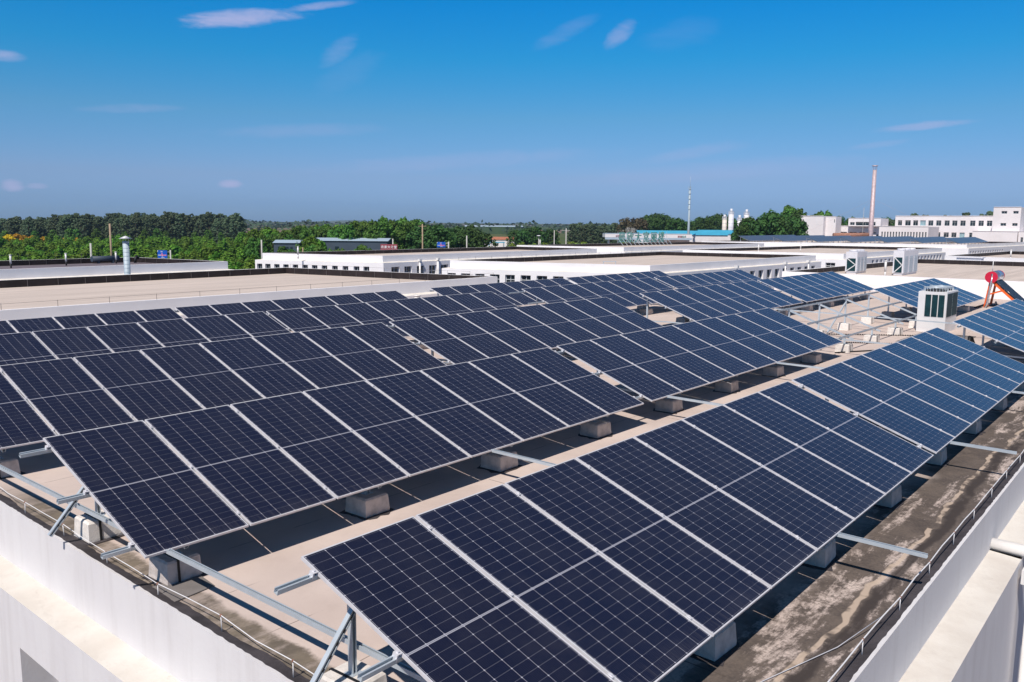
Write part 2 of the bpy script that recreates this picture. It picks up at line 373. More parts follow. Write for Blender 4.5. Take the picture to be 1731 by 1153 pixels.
def offset(poly,k):   # + outward for ccw polygon
    n=len(poly); out=[]
    for i in range(n):
        a=Vector(poly[i-1]); b=Vector(poly[i]); c=Vector(poly[(i+1)%n])
        d1=(b-a).normalized(); d2=(c-b).normalized(); n1=Vector((d1.y,-d1.x)); n2=Vector((d2.y,-d2.x))
        h=(n1+n2); h=h/ (h.length_squared/2) if h.length>1e-6 else n1
        out.append(tuple(b+h*k))
    return out
def building(label, poly, edges, roof='beigefar', zt=.5, zr=.16, zl=0.0, led=.35, wallm='wallfar', group=None, ledges=None):
    t=thing('building',label,'building',(poly[0][0],poly[0][1],GZ),group); off=Vector((poly[0][0],poly[0][1],GZ))
    n=len(poly); inn=offset(poly,-.2); out=offset(poly,led); mb=MB(); lin=MB(); lg=MB(); frames=[]
    for i in range(n):
        j=(i+1)%n; a,b=poly[i],poly[j]
        mb.face([(*a,zl),(*b,zl),(*b,zt),(*a,zt)]); mb.face([(*a,zt),(*b,zt),(*inn[j],zt),(*inn[i],zt)])
        lin.face([(*inn[j],zr-.05),(*inn[i],zr-.05),(*inn[i],zt),(*inn[j],zt)])
        # joints of the lining
        Ln=(Vector(b)-Vector(a)).length; d=(Vector(inn[j])-Vector(inn[i])).normalized(); nn=Vector((-d.y,d.x))
        k=1.2
        while k<Ln-.8:
            q=Vector(inn[i])+d*k; w=.011
            lin.hexa([(*(q-d*w+nn*.002),zr),(*(q+d*w+nn*.002),zr),(*(q+d*w+nn*.03),zr),(*(q-d*w+nn*.03),zr),(*(q-d*w+nn*.002),zt-.02),(*(q+d*w+nn*.002),zt-.02),(*(q+d*w+nn*.012),zt-.02),(*(q-d*w+nn*.012),zt-.02)],1)
            k+=rnd.uniform(1.0,1.35)
        lg.face([(*out[i],zl-.06),(*out[j],zl-.06),(*b,zl),(*a,zl)])
        frames+=[(w,edges[i][1] if i in edges else 'glassdark') for w in wall_panel(mb,out[i],out[j],GZ,zl-.06,[(t0+led,t1+led,za,zb) for t0,t1,za,zb in (edges[i][0] if i in edges else [])])]
    for q in (mb,lin,lg): q.v=[tuple(Vector(p)-off) for p in q.v]
    mb.build('wall',M[wallm],t); lin.build('parapet_lining',[M['lining'],M['joint']],t); lg.build('ledge',M['cream'],t)
    rf=MB(); rf.face([(p[0]-off.x,p[1]-off.y,zr-off.z) for p in inn]); rf.build('roof',M[roof],t)
    for (o,d,nv,W,a,b),gl in frames: window(t,(o-Vector((off.x,off.y,0)),d,nv,W,a-GZ,b-GZ),gl)
    return t

# own roof with edge walls
t=thing('building','near white building whose flat beige roof carries the rows of solar panels','building',(0,0,0))
X0=lambda y:.085+.022*y
ys=[-.85,0,3,6,9.7,11.2,14.4,19.5,24.7]; xs=[None,2,6,12,20,30,45.3]
rf=MB()
for ya,yb in zip(ys,ys[1:]):
    for i in range(len(xs)-1):
        f=lambda k,y: X0(y) if xs[k] is None else xs[k]
        rf.face([(f(i,ya),ya,roofz(ya)),(f(i+1,ya),ya,roofz(ya)),(f(i+1,yb),yb,roofz(yb)),(f(i,yb),yb,roofz(yb))])
rf.build('roof',M['ownroof'],t)
# turned-up bitumen edge and the jagged white arris
rr=random.Random(3); eb=MB(); wl=MB(); lg=MB()
def edge_strip(pts, inward, wmin, wmax):
    prev=None; wv=[rr.uniform(wmin,wmax) for _ in range(len(pts)//8+3)]
    for ip,p in enumerate(pts):
        q_=ip/8.; w=wv[int(q_)]*(1-q_%1)+wv[int(q_)+1]*(q_%1)+rr.uniform(-.006,.006); z=roofz(p[1]); jag=rr.uniform(.0,.012)
        cur=((p[0]+inward[0]*w,p[1]+inward[1]*w,z+.004),(p[0]+inward[0]*(.03+jag),p[1]+inward[1]*(.03+jag),z+.03),(p[0],p[1],z+.035),(p[0],p[1],-1.05))
        if prev:
            for k,m_,dst in ((0,0,eb),(1,0,wl),(2,0,wl)):
                dst.face([prev[k],prev[k+1],cur[k+1],cur[k]] if inward[0]==0 else [cur[k],cur[k+1],prev[k+1],prev[k]],0)
        prev=cur
N_=170
edge_strip([(X0(-.85)+ (45.3-X0(-.85))*(k/620.)**1.0,-.85) for k in range(621)],(0,1),.15,.19)
edge_strip([(X0(-.85+25.5*k/420.),-.85+25.5*k/420.) for k in range(421)],(1,0),.13,.19)
eb.build('bitumen_edge',M['bitumen'],t)
# ledge and lower walls
out=[(X0(-.85)-.33,-1.22),(45.3,-1.22)]
A=(X0(-1.22)-.33,-1.22); B=(X0(24.7)-.33,24.7)
lg.face([(A[0],A[1],-1.08),(8.75,-1.22,-1.08),(8.75,-.85,-1.05),(X0(-.85),-.85,-1.05)])
lg.face([(9.0,-1.22,-1.08),(45.3,-1.22,-1.08),(45.3,-.85,-1.05),(9.0,-.85,-1.05)])
lg.face([(B[0],B[1],-1.08),(A[0],A[1],-1.08),(X0(-.85),-.85,-1.05),(X0(24.7),24.7,-1.05)])
lg.build('ledge',M['ledge'],t)
fr=wall_panel(wl,B,A,GZ,-1.08,[(24.7-7.35+k,24.7-5.85+k,-3.4,-1.66) for k in (-3.2,0,3.2)],.45)
fr+=wall_panel(wl,A,(45.3,-1.22),GZ,-1.08,[(3.2+k,5.3+k,-3.6,-1.75) for k in (0,9.0,13.0,17.0)],.35)
wl.build('wall',M['wall'],t)
for w in fr: window(t,w)
# felt patches lying on the roof
for (x0,x1,y0,y1,lab) in ((.28,.75,4.55,5.0,'small grey felt patch beside the front left block of the second row'),(24.5,27.6,2.9,4.6,'dark roofing sheet lying between bare frames and white air conditioner')):
    q=MB(); z=roofz((y0+y1)/2)+.012; q.hexa([(x0,y0,z-.008),(x1,y0+.05,z-.008),(x1+.05,y1,z-.008),(x0-.03,y1+.04,z-.008),(x0,y0,z),(x1,y0+.05,z),(x1+.05,y1,z),(x0-.03,y1+.04,z)])
    tag(q.build('roofing_sheet',M['greypatch']),lab,'roofing sheet')

# ------------------------------------------------------------------ solar tables
S=1.15; TILT=R(20.16); LC=PL*math.cos(TILT); LS=PL*math.sin(TILT)
pa=MB(); gw,gh=PW-.024,PL-.024
pa.face([(.012,.012,-.002),(PW-.012,.012,-.002),(PW-.012,PL-.012,-.002),(.012,PL-.012,-.002)],0,[(0,0),(gw,0),(gw,gh),(0,gh)])
pa.face([(.012,PL-.012,-.007),(PW-.012,PL-.012,-.007),(PW-.012,.012,-.007),(.012,.012,-.007)],1)
panel_me=pa.build('solar_panel',[M['cell'],M['back']]).data
fa=MB()
fa.box(0,PW,0,.012,-PT,0); fa.box(0,PW,PL-.012,PL,-PT,0); fa.box(0,.012,.012,PL-.012,-PT,0); fa.box(PW-.012,PW,.012,PL-.012,-PT,0)
fa.box(.012,PW-.012,.012,.035,-PT,-PT+.002); fa.box(.012,PW-.012,PL-.035,PL-.012,-PT,-PT+.002)
frame_me=fa.build('frame',M['alu']).data
for o in list(C.objects):
    if o.data in (panel_me,frame_me): bpy.data.objects.remove(o)
PURL=(.92,.52,.10)
def on_slope(s,off=0):   # local y,z on the panel plane at fraction s, off below
    return (s*LC+math.sin(TILT)*off, s*LS-math.cos(TILT)*off)
def substructure(t, x0, y0, z0, Ln, sup, left, right, brace, legs=True):
    up=Vector((0,-math.sin(TILT),math.cos(TILT)))
    for s in PURL:
        y,z=on_slope(s,PT+.022); mb=MB(); mb.channel((-left,y,z),(Ln+right,y,z),up,.042,.044)
        if legs!='bare':
            n=int(round(Ln/1.15))
            for i in range(n+1):
                cx=i*1.15-.01 if 0<i<n else (-.022 if i==0 else Ln+.0)
                yy,zz=on_slope(s,-.004)
                a=Vector((cx,yy,zz)); w=.03 if 0<i<n else .045
                mb.bar(a-Vector((w/2,0,0)),a+Vector((w/2,0,0)),up,.045,.006,1)
                if i in (0,n): mb.bar(a+up*-.03-Vector((w/2*(1 if i==0 else -1),0,0)),a+up*-.03-Vector(((w/2-.012)*(1 if i==0 else -1),0,0)),up,.045,.05,1)
                b_=a+up*.007; mb.bar(b_-Vector((.008,0,0)),b_+Vector((.008,0,0)),up,.016,.010,1)
        mb.build('purlin',[M['galv'],M['alu']],t)
    for k,xg in enumerate(sup):
        x=xg-x0
        for nm,yl,zoff in (('front_post',.34,0),('rear_post',2.0,0)):
            s=yl/LC; top=s*LS-.115; bot=roofz(y0+yl)+.235-z0
            if top-bot>.01:
                mb=MB(); mb.channel((x,yl,bot),(x,yl,top),(0,-1,0),.044,.05); mb.box(x-.06,x+.06,yl-.05,yl+.05,bot-.003,bot+.006)
                for sx in (-.045,.045): mb.tube([(x+sx,yl,bot),(x+sx,yl,bot+.03)],.007,6)
                mb.build(nm,M['galv'],t)
        mb=MB(); a=on_slope(.03,PT+.044+.025); b=on_slope(.965,PT+.044+.025); mb.channel((x,a[0],a[1]),(x,b[0],b[1]),Vector((0,-math.sin(TILT),math.cos(TILT))),.044,.05); mb.build('rafter',M['galv'],t)
    if brace:
        x=sup[0]-x0; mb=MB(); zb=roofz(y0+2)+.21-z0; zt=2.0/LC*LS-.2
        a=Vector((x-.03+.17,1.94,zt)); d=Vector((-.62,0,-.70)).normalized(); b=a+d*1.05
        mb.channel(a,b,(0,-1,0),.044,.042)
        for q in range(9):
            c=a+d*(.12+.1*q)+Vector((0,-.0225,0)); 
            mb.bar(c-d*.014,c+d*.014,(0,-1,0),.012,.003,1)
        mb.build('brace',[M['galv'],M['black']],t)
def solar_table(x0,n,y0,z0,label,left=.16,right=.10,brace=False,k0=None,pitch=2.56):
    t=thing('solar_table',label,'solar array',(x0,y0,z0),'rows of tilted solar tables on the near roof')
    for i in range(n):
        p=link('solar_panel',panel_me,t,(i*1.15,0,0),(TILT,0,0)); link('frame',frame_me,p)
    sup=[]; s=k0
    while s<x0+n*1.15-.2:
        if s>x0+.1: sup.append(s)
        s+=pitch
    substructure(t,x0,y0,z0,n*1.15-.02,sup,left,right,brace)
    return sup
ROWY=[0,4.782,9.69,14.375,19.49]; ROWZ=[0,.036,.11,.023,-.253]; K0=[.33,.63,.75,.75,.75]
sups=[[] for _ in range(5)]
def ST(r,x0,n,label,**k): sups[r]+=solar_table(x0,n,ROWY[r],ROWZ[r],label,k0=K0[r],**k)
ST(0,0.0,8,'front solar table nearest the camera with bare rail ends on its left',left=.33,brace=True)
ST(0,9.346,8,'front row solar table beyond the first narrow gap, left of the white air conditioner')
ST(0,20.13,8,'front row solar table cut off by the right picture edge')
ST(1,.158,8,'second row solar table at the left with concrete block under its raised corner',left=.30,brace=True)
ST(1,9.616,9,'second row solar table ending beside the bare steel frames')
ST(1,29.70,8,'second row solar table partly hidden behind the white air conditioner')
ST(2,.317,8,'third row solar table running out of the left picture edge',left=.3,brace=True)
ST(2,9.728,8,'third row solar table ending at the wide gap with one bare post')
ST(2,20.95,8,'third row solar table just right of the wide gap with one bare post',left=.06)
ST(2,30.5,8,'third row solar table ending behind the bare steel frames')
ST(3,.337,8,'fourth row solar table at the left edge, behind the third row')
ST(3,9.62,8,'fourth row solar table in front of the white roof vent')
ST(3,20.5,8,'fourth row solar table right of its open gap, behind the third row',left=.9)
ST(3,30.05,8,'fourth row solar table farthest right, below the tall windows')
ST(4,.55,8,'back row solar table at far left under the lavender wall')
ST(4,9.87,8,'back row solar table at left centre ending by the white roof vent')
ST(4,20.92,8,'back row solar table right of the white roof vent')
ST(4,30.37,8,'back row solar table farthest right under the corner of the white building')
# bare frames, no panels, second row
t=thing('support_rack','empty galvanised steel frames without panels between second row tables','steel frame',(20.9,ROWY[1],ROWZ[1]))
bs=[.63+2.56*k for k in (8,9,10,11)]; substructure(t,20.9,ROWY[1],ROWZ[1],8.6,bs,.6,.4,False,'bare')
mb=MB(); x=bs[2]-20.9; mb.bar((x,2.0,.55),(x-1.75,1.98,-.35),(0,1,0),.042,.042); mb.build('brace',M['galv'],t)

# concrete blocks
def block_mesh(mt):
    mb=MB(); a,b,h=.190,.176,.235; rb=random.Random(5)
    lv=[(0,a),(.04,a-.002),(h-.02,b+.004),(h,b-.012)]; rings=[]
    for z,w in lv:
        rings.append([(sx*w+rb.uniform(-.004,.004),sy*w+rb.uniform(-.004,.004),z) for sx,sy in ((-1,-1),(1,-1),(1,1),(-1,1))])
    for r0,r1 in zip(rings,rings[1:]):
        for k in range(4): mb.face([r0[k],r0[(k+1)%4],r1[(k+1)%4],r1[k]])
    mb.face(rings[-1]); o=mb.build('concrete_block',mt); me=o.data; bpy.data.objects.remove(o); return me
bm_grey=block_mesh(M['conc']); bm_pale=block_mesh(M['concpale'])
ROWN=['front','second','third','fourth','back']
sb=MB(); rb=random.Random(8); pts=[]
for k in range(20):
    a=k*math.pi/10; w=.27/max(abs(math.cos(a)),abs(math.sin(a)))*rb.uniform(.82,1.05); pts.append((w*math.cos(a),w*math.sin(a)))
sb.face([(*p,.008) for p in pts]); 
for p,q in zip(pts,pts[1:]+pts[:1]): sb.face([(*p,0),(*q,0),(*q,.008),(*p,.008)])
o_=sb.build('sealant',M['bitumen']); seal_me=o_.data; bpy.data.objects.remove(o_)
sb=MB(); sb.box(-.075,-.050,-.180,.180,.236,.241)
for sy in (-1,1): sb.hexa([(-.075,sy*.181-.003,.236),(-.050,sy*.181-.003,.236),(-.050,sy*.181+.003,.236),(-.075,sy*.181+.003,.236),(-.075,sy*.196-.003,0),(-.050,sy*.196-.003,0),(-.050,sy*.196+.003,0),(-.075,sy*.196+.003,0)])
o_=sb.build('strap',M['black']); strap_me=o_.data; bpy.data.objects.remove(o_)
def block(x,y,lab,me,grp,strap=False,seal=False):
    o=link('concrete_block',me,None,(x,y,roofz(y)),(0,0,rnd.uniform(-.05,.05))); s_=rnd.uniform(.97,1.06); o.scale=(s_,rnd.uniform(.97,1.04),1); tag(o,lab,'concrete block',grp)
    if strap: link('strap',strap_me,o)
    if seal: link('sealant',seal_me,o,None,(0,0,rnd.choice((0,1.57,3.14,4.71))))
for r in range(5):
    for k,x in enumerate(sups[r]):
        block(x,ROWY[r]+.34,f'{ORD[k]} grey concrete block from the left under the lower edge of the {ROWN[r]} row',bm_grey,'concrete blocks under the solar tables',k==0,r<3)
        block(x,ROWY[r]+2.0,f'{ORD[k]} grey concrete block from the left under the raised edge of the {ROWN[r]} row',bm_pale if k==0 else bm_grey,'concrete blocks under the solar tables',k==0,k==0)
for k,x in enumerate(bs):
    block(x,ROWY[1]+.34,f'{ORD[k]} pale concrete block from the left under the front of the empty steel frames',bm_pale,'concrete blocks under the empty frames',True)
    block(x,ROWY[1]+2.0,f'{ORD[k]} pale concrete block from the left under the back of the empty steel frames',bm_pale,'concrete blocks under the empty frames',True)
# tie rails running front to back under the rows
for k,x in enumerate((.39,5.21,10.2,15.35,20.5,27.2)):
    mb=MB(); pts=[(-.86,roofz(0)+.43),(10.6,roofz(10.4)+.43),(21.5,roofz(21.5)+.43)]
    for (ya,za),(yb,zb) in zip(pts,pts[1:]): mb.channel((x,ya,za),(x,yb,zb),(0,0,1),.044,.038)
    tag(mb.build('tie_rail',M['galv']),f'{ORD[k]} long steel tie rail from the left, running front to back under the tables','steel rail','steel tie rails under the solar tables')

# lightning wires on the two open edges
def wire(label, pts, feet, h=.13, r=.0042):
    t=thing('lightning_wire',label,'lightning wire',tuple(pts[0]))
    o=Vector(pts[0]); mb=MB(); mb.tube([Vector(p)-o for p in pts],r,6); mb.build('wire',M['zinc'],t)
    for f in feet:
        mb=MB(); f=Vector(f)-o; mb.tube([f+Vector((rnd.uniform(-.01,.01),0,-h)),f],.0045,6)
        mb.box(f.x-.008,f.x+.008,f.y-.008,f.y+.008,f.z-.010,f.z+.008,1); mb.build('bracket',[M['zinc'],M['rust']],t)
rr=random.Random(11)
pt=[(X0(y)+.09+rr.uniform(-.012,.012),y,roofz(y)+.15+rr.uniform(-.02,.02)) for y in [k*.55-.7 for k in range(45)]]
wire('thin lightning wire on short brackets along the left roof edge',pt,[p for k,p in enumerate(pt) if k%2==0],.15)
pt=[(x,-.76+rr.uniform(-.006,.006),roofz(0)+.16+rr.uniform(-.008,.008)) for x in [.3+k*.55 for k in range(80)]]
wire('thin lightning wire on short brackets along the right roof edge',pt,[p for k,p in enumerate(pt) if k%2==0],.15,.0065)
mb=MB(); mb.tube([(1.9,.2,-.455),(2.6,-.25,-.45),(3.6,-.55,-.44),(4.3,-.72,-.36)],.004,5)
tag(mb.build('cable',M['alu']),'loose pale cable lying across the stained strip by the right roof edge','cable')

# perforated cable trays on the roof between the frames
for k,(x0,y0,x1,y1) in enumerate(((21.4,7.9,24.6,3.3),(23.2,8.3,27.4,3.2),(20.6,5.2,24.3,3.2))):
    t=MB(); n=84
    for q in range(n):
        a=(x0+(x1-x0)*q/n,y0+(y1-y0)*q/n); b=(x0+(x1-x0)*(q+.55)/n,y0+(y1-y0)*(q+.55)/n)
        t.bar((*a,roofz(a[1])+.022),(*b,roofz(b[1])+.022),(0,0,1),.03,.03)
    t.bar((x0,y0,roofz(y0)+.012),(x1,y1,roofz(y1)+.012),(0,0,1),.03,.006)
    tag(t.build('cable_chain',M['black']),['black ribbed cable run on the roof behind the empty frames','black ribbed cable run passing under the empty steel frames','black ribbed cable run in front of the empty steel frames'][k],'cable run')

# ------------------------------------------------------------------ things standing on the near roof
t=thing('air_conditioner','white rooftop air conditioner with teal louvres and two fan guards on top','air conditioner',(27.75,3.95,-.42))
w,l,h=.90,1.60,1.40; fz=.62
mb=MB(); mb.box(0,l,0,w,.0,h)
mb.box(-.003,0,-.0,w,.30,.305,1); mb.box(-.003,0,0,w,.155,.16,1); mb.box(0,l,-.003,0,.30,.305,1); mb.box(0,l,-.003,0,.155,.16,1); mb.build('body',[M['acwhite'],M['acgrey']],t)
for a,b in ((.07,.25),(.28,.46),(.49,.67)):
    mb=MB(); mb.box(-.012,-.001,a,b,.55,h-.10); mb.build('louvre',M['louver'],t)
for a,b in ((.08,.76),(.84,1.52)):
    mb=MB(); mb.box(a,b,-.012,-.001,.55,h-.06)
    for q in range(4): mb.box(a,b,-.016,-.012,.65+.18*q,.665+.18*q)
    mb.build('louvre',M['louver'],t)
for cx in (.42,1.18):
    mb=MB()
    for rr_ in (.10,.20,.30,.38):
        mb.tube([(cx+rr_*math.cos(q*math.pi/12),.45+rr_*math.sin(q*math.pi/12),h+.13) for q in range(25)],.008,5,cap=False)
    for q in range(24):
        a=q*math.pi/12; mb.bar((cx+.38*math.cos(a),.45+.38*math.sin(a),h),(cx+.38*math.cos(a),.45+.38*math.sin(a),h+.13),(1,0,0.01),.012,.012)
    for q in range(4):
        a=q*math.pi/4; mb.bar((cx-.38*math.cos(a),.45-.38*math.sin(a),h+.13),(cx+.38*math.cos(a),.45+.38*math.sin(a),h+.13),(0,0,1),.012,.012)
    mb.tube([(cx,.45,h+.001),(cx,.45,h+.05)],.33,20,1); mb.build('fan_guard',[M['galv'],M['black']],t)
# solar water heater, orange frame
t=thing('solar_water_heater','orange framed solar water heater with red ended tank and tube bank','water heater',(39.0,4.5,-.45))
zc=1.42
mb=MB(); mb.tube([(0,.12,zc),(1.55,.12,zc)],.25,24); mb.build('tank',M['silver'],t)
for a,b in ((-.06,0),(1.55,1.61)):
    mb=MB(); mb.tube([(a,.12,zc),(b,.12,zc)],.255,24); mb.build('tank_cap',M['red'],t)
for x in (.1,1.45):
    mb=MB(); mb.bar((x,.32,0),(x,.16,zc-.2),(1,0,0),.09,.08); mb.bar((x,.05,zc-.22),(x,-1.25,.03),(1,0,0),.10,.08); mb.bar((x,.26,.62),(x,-.42,.86),(1,0,0),.06,.05); mb.build('leg',M['orange'],t)
mb=MB(); mb.bar((.1,.30,.1),(1.45,.30,.1),(0,0,1),.05,.05); mb.bar((.1,-1.2,.08),(1.45,-1.2,.08),(0,0,1),.05,.05); mb.build('cross_bar',M['orange'],t)
mb=MB()
for q in range(16):
    x=.12+q*.088; mb.tube([(x,-.02,zc-.16),(x,-1.38,.05)],.036,8)
mb.hexa([(.05,-.06,zc-.26),(1.52,-.06,zc-.26),(1.52,-1.40,-.04+.05),(.05,-1.40,-.04+.05),(.05,-.03,zc-.24),(1.52,-.03,zc-.24),(1.52,-1.38,.03),(.05,-1.38,.03)]); mb.build('tube_bank',M['tubes'],t)
mb=MB(); mb.tube([(-.03,.1,zc+.15),(-.06,.1,zc-.3),(.02,.16,.8),(-.02,.2,.25),(.05,.3,.02)],[.05,.055,.045,.055,.05],8); mb.build('insulated_pipe',M['foil'],t)
mb=MB(); mb.tube([(-.02,.1,zc+.24),(-.01,.1,zc+.72)],.015,6); mb.build('vent_pipe',M['pvc'],t)
mb=MB(); mb.tube([(38.6,5.1,-.40),(39.5,5.0,-.36),(40.6,4.6,-.40),(42.2,4.9,-.38)],.05,8); tag(mb.build('hose',M['black']),'black hose lying on the roof under the orange water heater','hose')
# roof vents near the back wall
def vent(x,y,z,h,lab,r=.06,base='black',cat='vent pipe',grp=None):
    t=thing('vent_pipe',lab,cat,(x,y,z),grp)
    mb=MB(); mb.tube([(0,0,0),(0,0,h*.35)],r*.8,10); mb.build('base',M[base],t)
    mb=MB(); mb.tube([(0,0,h*.35),(0,0,h)],r,10); mb.tube([(0,0,h),(0,0,h*1.0+.05)],r*1.25,10); mb.build('pipe',M['pvc'],t)
vent(22.1,23.6,roofz(23.6),.95,'stubby white roof vent by the lavender wall in the back row gap',.13,'pvc')
mb=MB(); mb.tube([(24.6,2.55,-.44),(24.7,2.6,-.2),(24.8,2.62,-.12),(24.95,2.6,-.14),(25.05,2.5,-.44)],.05,8); tag(mb.build('cable_elbow',M['black']),'black bent cable duct rising behind the middle front row table','cable duct')
# drain pipe outside the right wall
t=thing('drain_pipe','thick white drain pipe crossing the ledge and running down the right wall','drain pipe',(8.87,-.9,-1.0))
mb=MB(); mb.tube([(0,0.05,.0),(0,-1.05,-.02)],.085,14); mb.build('outlet',M['pvc'],t)
mb=MB(); mb.tube([(-.2,-.50,-.28),(-.2,-.50,-7.9)],.075,14); mb.tube([(-.2,-.50,-.45),(-.2,-.50,-.36)],.09,14); mb.build('downpipe',M['pvc'],t)
mb=MB(); mb.box(-.32,-.08,-.62,-.36,-.34,-.16); mb.build('hopper',M['pvc'],t)

# ------------------------------------------------------------------ neighbouring white buildings
W_=lambda lst,za,zb:[(a,b,za,zb) for a,b in lst]
wB3L=[.13,.94,1.82,2.7,3.61,4.52,5.44,6.36,7.33,8.3,9.31,10.2]
building('white building behind the left roof with a row of small square windows',[(42.3,48.2),(112,48.2),(63.5,58.6),(38.4,58.8)][:1]+[(59.0+14,48.2),(72.0,58.6),(38.4,58.8)],
  {0:(W_([(.5,1.39),(1.93,2.76),(3.34,4.24),(4.77,5.65),(6.18,7.09),(8.6,9.5),(10.2,11.1)],-2.0,-.41),'glassdark'),
   3:(W_([(a-.3,a+.22) for a in wB3L],-1.9,-.38),'glassdark')})
building('long neighbouring building with beige roof and lavender wall at left',[(-16,24.6),(29.0,24.9),(26.4,38.9),(10.8,38.4),(-18,37.6)],{1:(W_([(2,3),(5,6),(8,9)],-2,-.4),'glassdark')})
building('low building with dark grey purple roof at the far left',[(-22,45.2),(28.0,47.5),(26.6,57.6),(-24,56.6)],{},roof='purple')
building('white central building with beige roof and tall narrow windows on its right',[(45.0,25.4),(73.0,24.6),(70.2,38.9),(40.5,39.1)],
  {0:(W_([(12.4+1.52*k,13.3+1.52*k) for k in range(10)],-2.6,-.38),'glassdark'),
   3:(W_([(.1,.75),(1.15,1.85),(2.26,2.96),(3.38,4.1),(4.52,5.23),(5.66,6.4),(6.83,7.59),(8.01,8.75)],-1.5,-.38),'glassdark')})
building('white building carrying the green rooftop letters',[(80.2,49.3),(116,47.6),(114.6,59.0),(76.8,62.4)],{},led=.3)
building('white building behind the chillers with slim windows down its right side',[(79.6,24.3),(113.3,23.2),(110.8,37.9),(78.0,40.6)],
  {0:(W_([(6.99+1.3*k,7.7+1.3*k) for k in range(20)],-1.6,-.28),'glassdark'),3:(W_([(13.6,14.5),(14.9,15.8),(9.5,10.4),(11,11.9)],-1.4,-.38),'glassdark')})
building('building at right whose beige roof holds two louvred chillers',[(45.0,-14),(74,-14),(71.8,15.8),(44.9,16.5)],{},led=.0001 if False else .3)
building('beige roofed building beyond the chillers at the right picture edge',[(72.9,-20),(104,-20),(105,14.6),(83.0,16.2)],{},led=.3)
building('white building carrying rows of distant solar tables at right',[(138,25.3),(172,22.8),(168,60),(121.5,60.4)],
  {0:(W_([(.6+1.35*k,1.3+1.35*k) for k in range(14)],-1.5,-.5),'glassdark'),3:(W_([(28.0,29.2),(30.0,31.2),(32,33.2)],-1.6,-.55),'glassdark')},led=.3)
# fine posts along the near parapets
def parapet_wire(label,a,b,n,z,h=.28):
    a=Vector((*a,z)); b=Vector((*b,z)); t=thing('lightning_wire',label,'lightning wire',tuple(a))
    mb=MB(); mb.tube([Vector((0,0,h)),b-a+Vector((0,0,h))],.0045,5); mb.build('wire',M['joint'],t)
    for k in range(n+1):
        mb=MB(); p=(b-a)*(k/n); mb.tube([p,p+Vector((0,0,h+.02))],.007,5); mb.build('bracket',M['joint'],t)
parapet_wire('thin lightning wire on the parapet above the lavender wall',(-10,24.75),(28.8,25.0),24,.5,.18)
parapet_wire('thin lightning wire over the dark parapet of the beige left roof',(28.6,26.4),(26.4,38.5),9,.5,.2)
parapet_wire('thin lightning wire over the far parapet of the dark left roof',(2,57.0),(26.4,57.4),14,.5,.35)
parapet_wire('thin lightning wire on the far parapet of the central building',(41.2,38.9),(70,38.7),16,.5,.2)
# pipes standing on the roofs
t=thing('flue','galvanised flue with conical cap standing beyond the beige left roof','flue',(19.28,43.6,-4))
mb=MB(); mb.tube([(0,0,0),(0,0,5.98)],.165,16)
for q in range(22): mb.tube([(0,0,1.0+q*.22),(0,0,1.02+q*.22)],.171,16,cap=False)
mb.tube([(0,0,5.9),(0,0,6.0)],.178,16); mb.build('pipe',M['mast'],t)
mb=MB(); mb.tube([(0,0,6.15),(0,0,6.30)],[.36,.02],18)
for a in (0,2.1,4.2): mb.tube([(.15*math.cos(a),.15*math.sin(a),5.98),(.17*math.cos(a),.17*math.sin(a),6.18)],.01,5)
mb.build('cap',M['alu'],t)
for k,(x,y) in enumerate(((17.4,54.6),(21.0,55.3),(24.6,55.9))): vent(x,y,.15,.78,['leftmost white vent pipe with black base on the dark left roof','middle white vent pipe with black base on the dark left roof','white vent pipe beside the dark drum left of the flue'][k],.06)
t=thing('water_drum','dark grey cylindrical drum lying on the dark left roof','drum',(24.3,56.6,.16)); mb=MB(); mb.tube([(-1.0,.1,.32),(.9,.2,.32)],.2,14); mb.build('drum',M['greyshed'],t); mb=MB(); mb.box(-.6,-.5,0,.25,0,.2); mb.box(.4,.5,0,.25,0,.2); mb.build('support',M['greyshed'],t)
mb=MB(); mb.tube([(26.0,56.0,.16),(26.02,56.0,.5),(26.15,56.1,.62),(26.3,56.1,.45)],.1,10); tag(mb.build('duct_elbow',M['black']),'small black bent duct right of the flue on the dark roof','duct')
for (x,y,lab) in ((38.9,54.6,'white vent pipe on the left parapet of the square windowed building'),(79.9,61.2,'white vent pipe on the left parapet of the lettered building'),(83.2,34.4,'left white vent pipe on the roof behind the central building'),(94.2,34.0,'right white vent pipe on the roof behind the central building'),(49.7,12.1,'white vent pipe between the two chillers'),(84.6,11.1,'white vent pipe on the far right beige roof')):
    vent(x,y,.15,.95,lab,.065,'pvc')
for (x,z0_,z1_,lab) in ((46.0,-3,-.02,'left white downpipe on the shaded window wall'),(48.15,-3,.02,'right white downpipe on the shaded window wall')):
    mb=MB(); mb.tube([(x,47.75,z0_),(x,47.75,z1_)],.075,10); mb.box(x-.13,x+.13,47.64,47.86,z1_-.02,z1_+.16); tag(mb.build('downpipe',M['pvc']),lab,'downpipe')
for (x,y,lab) in ((55.2,24.0,'left white downpipe head on the central building'),(64.2,23.9,'middle white downpipe head on the central building'),(69.5,23.95,'right white downpipe on the central building beside its slim windows')):
    mb=MB(); mb.tube([(x,y,-2.5),(x,y,.05)],.06,10); mb.box(x-.14,x+.14,y-.1,y+.16,.0,.2); tag(mb.build('downpipe',M['pvc']),lab,'downpipe')
mb=MB(); mb.bar((49.1,31.7,.16),(49.1,31.7,.42),(1,0,0),.04,.04); mb.bar((49.8,31.1,.16),(49.8,31.1,.42),(1,0,0),.04,.04); mb.bar((49.05,31.74,.42),(49.85,31.06,.42),(0,0,1),.05,.05)
tag(mb.build('hatch_frame',M['galv']),'small grey hatch frame standing on the central beige roof','hatch frame')
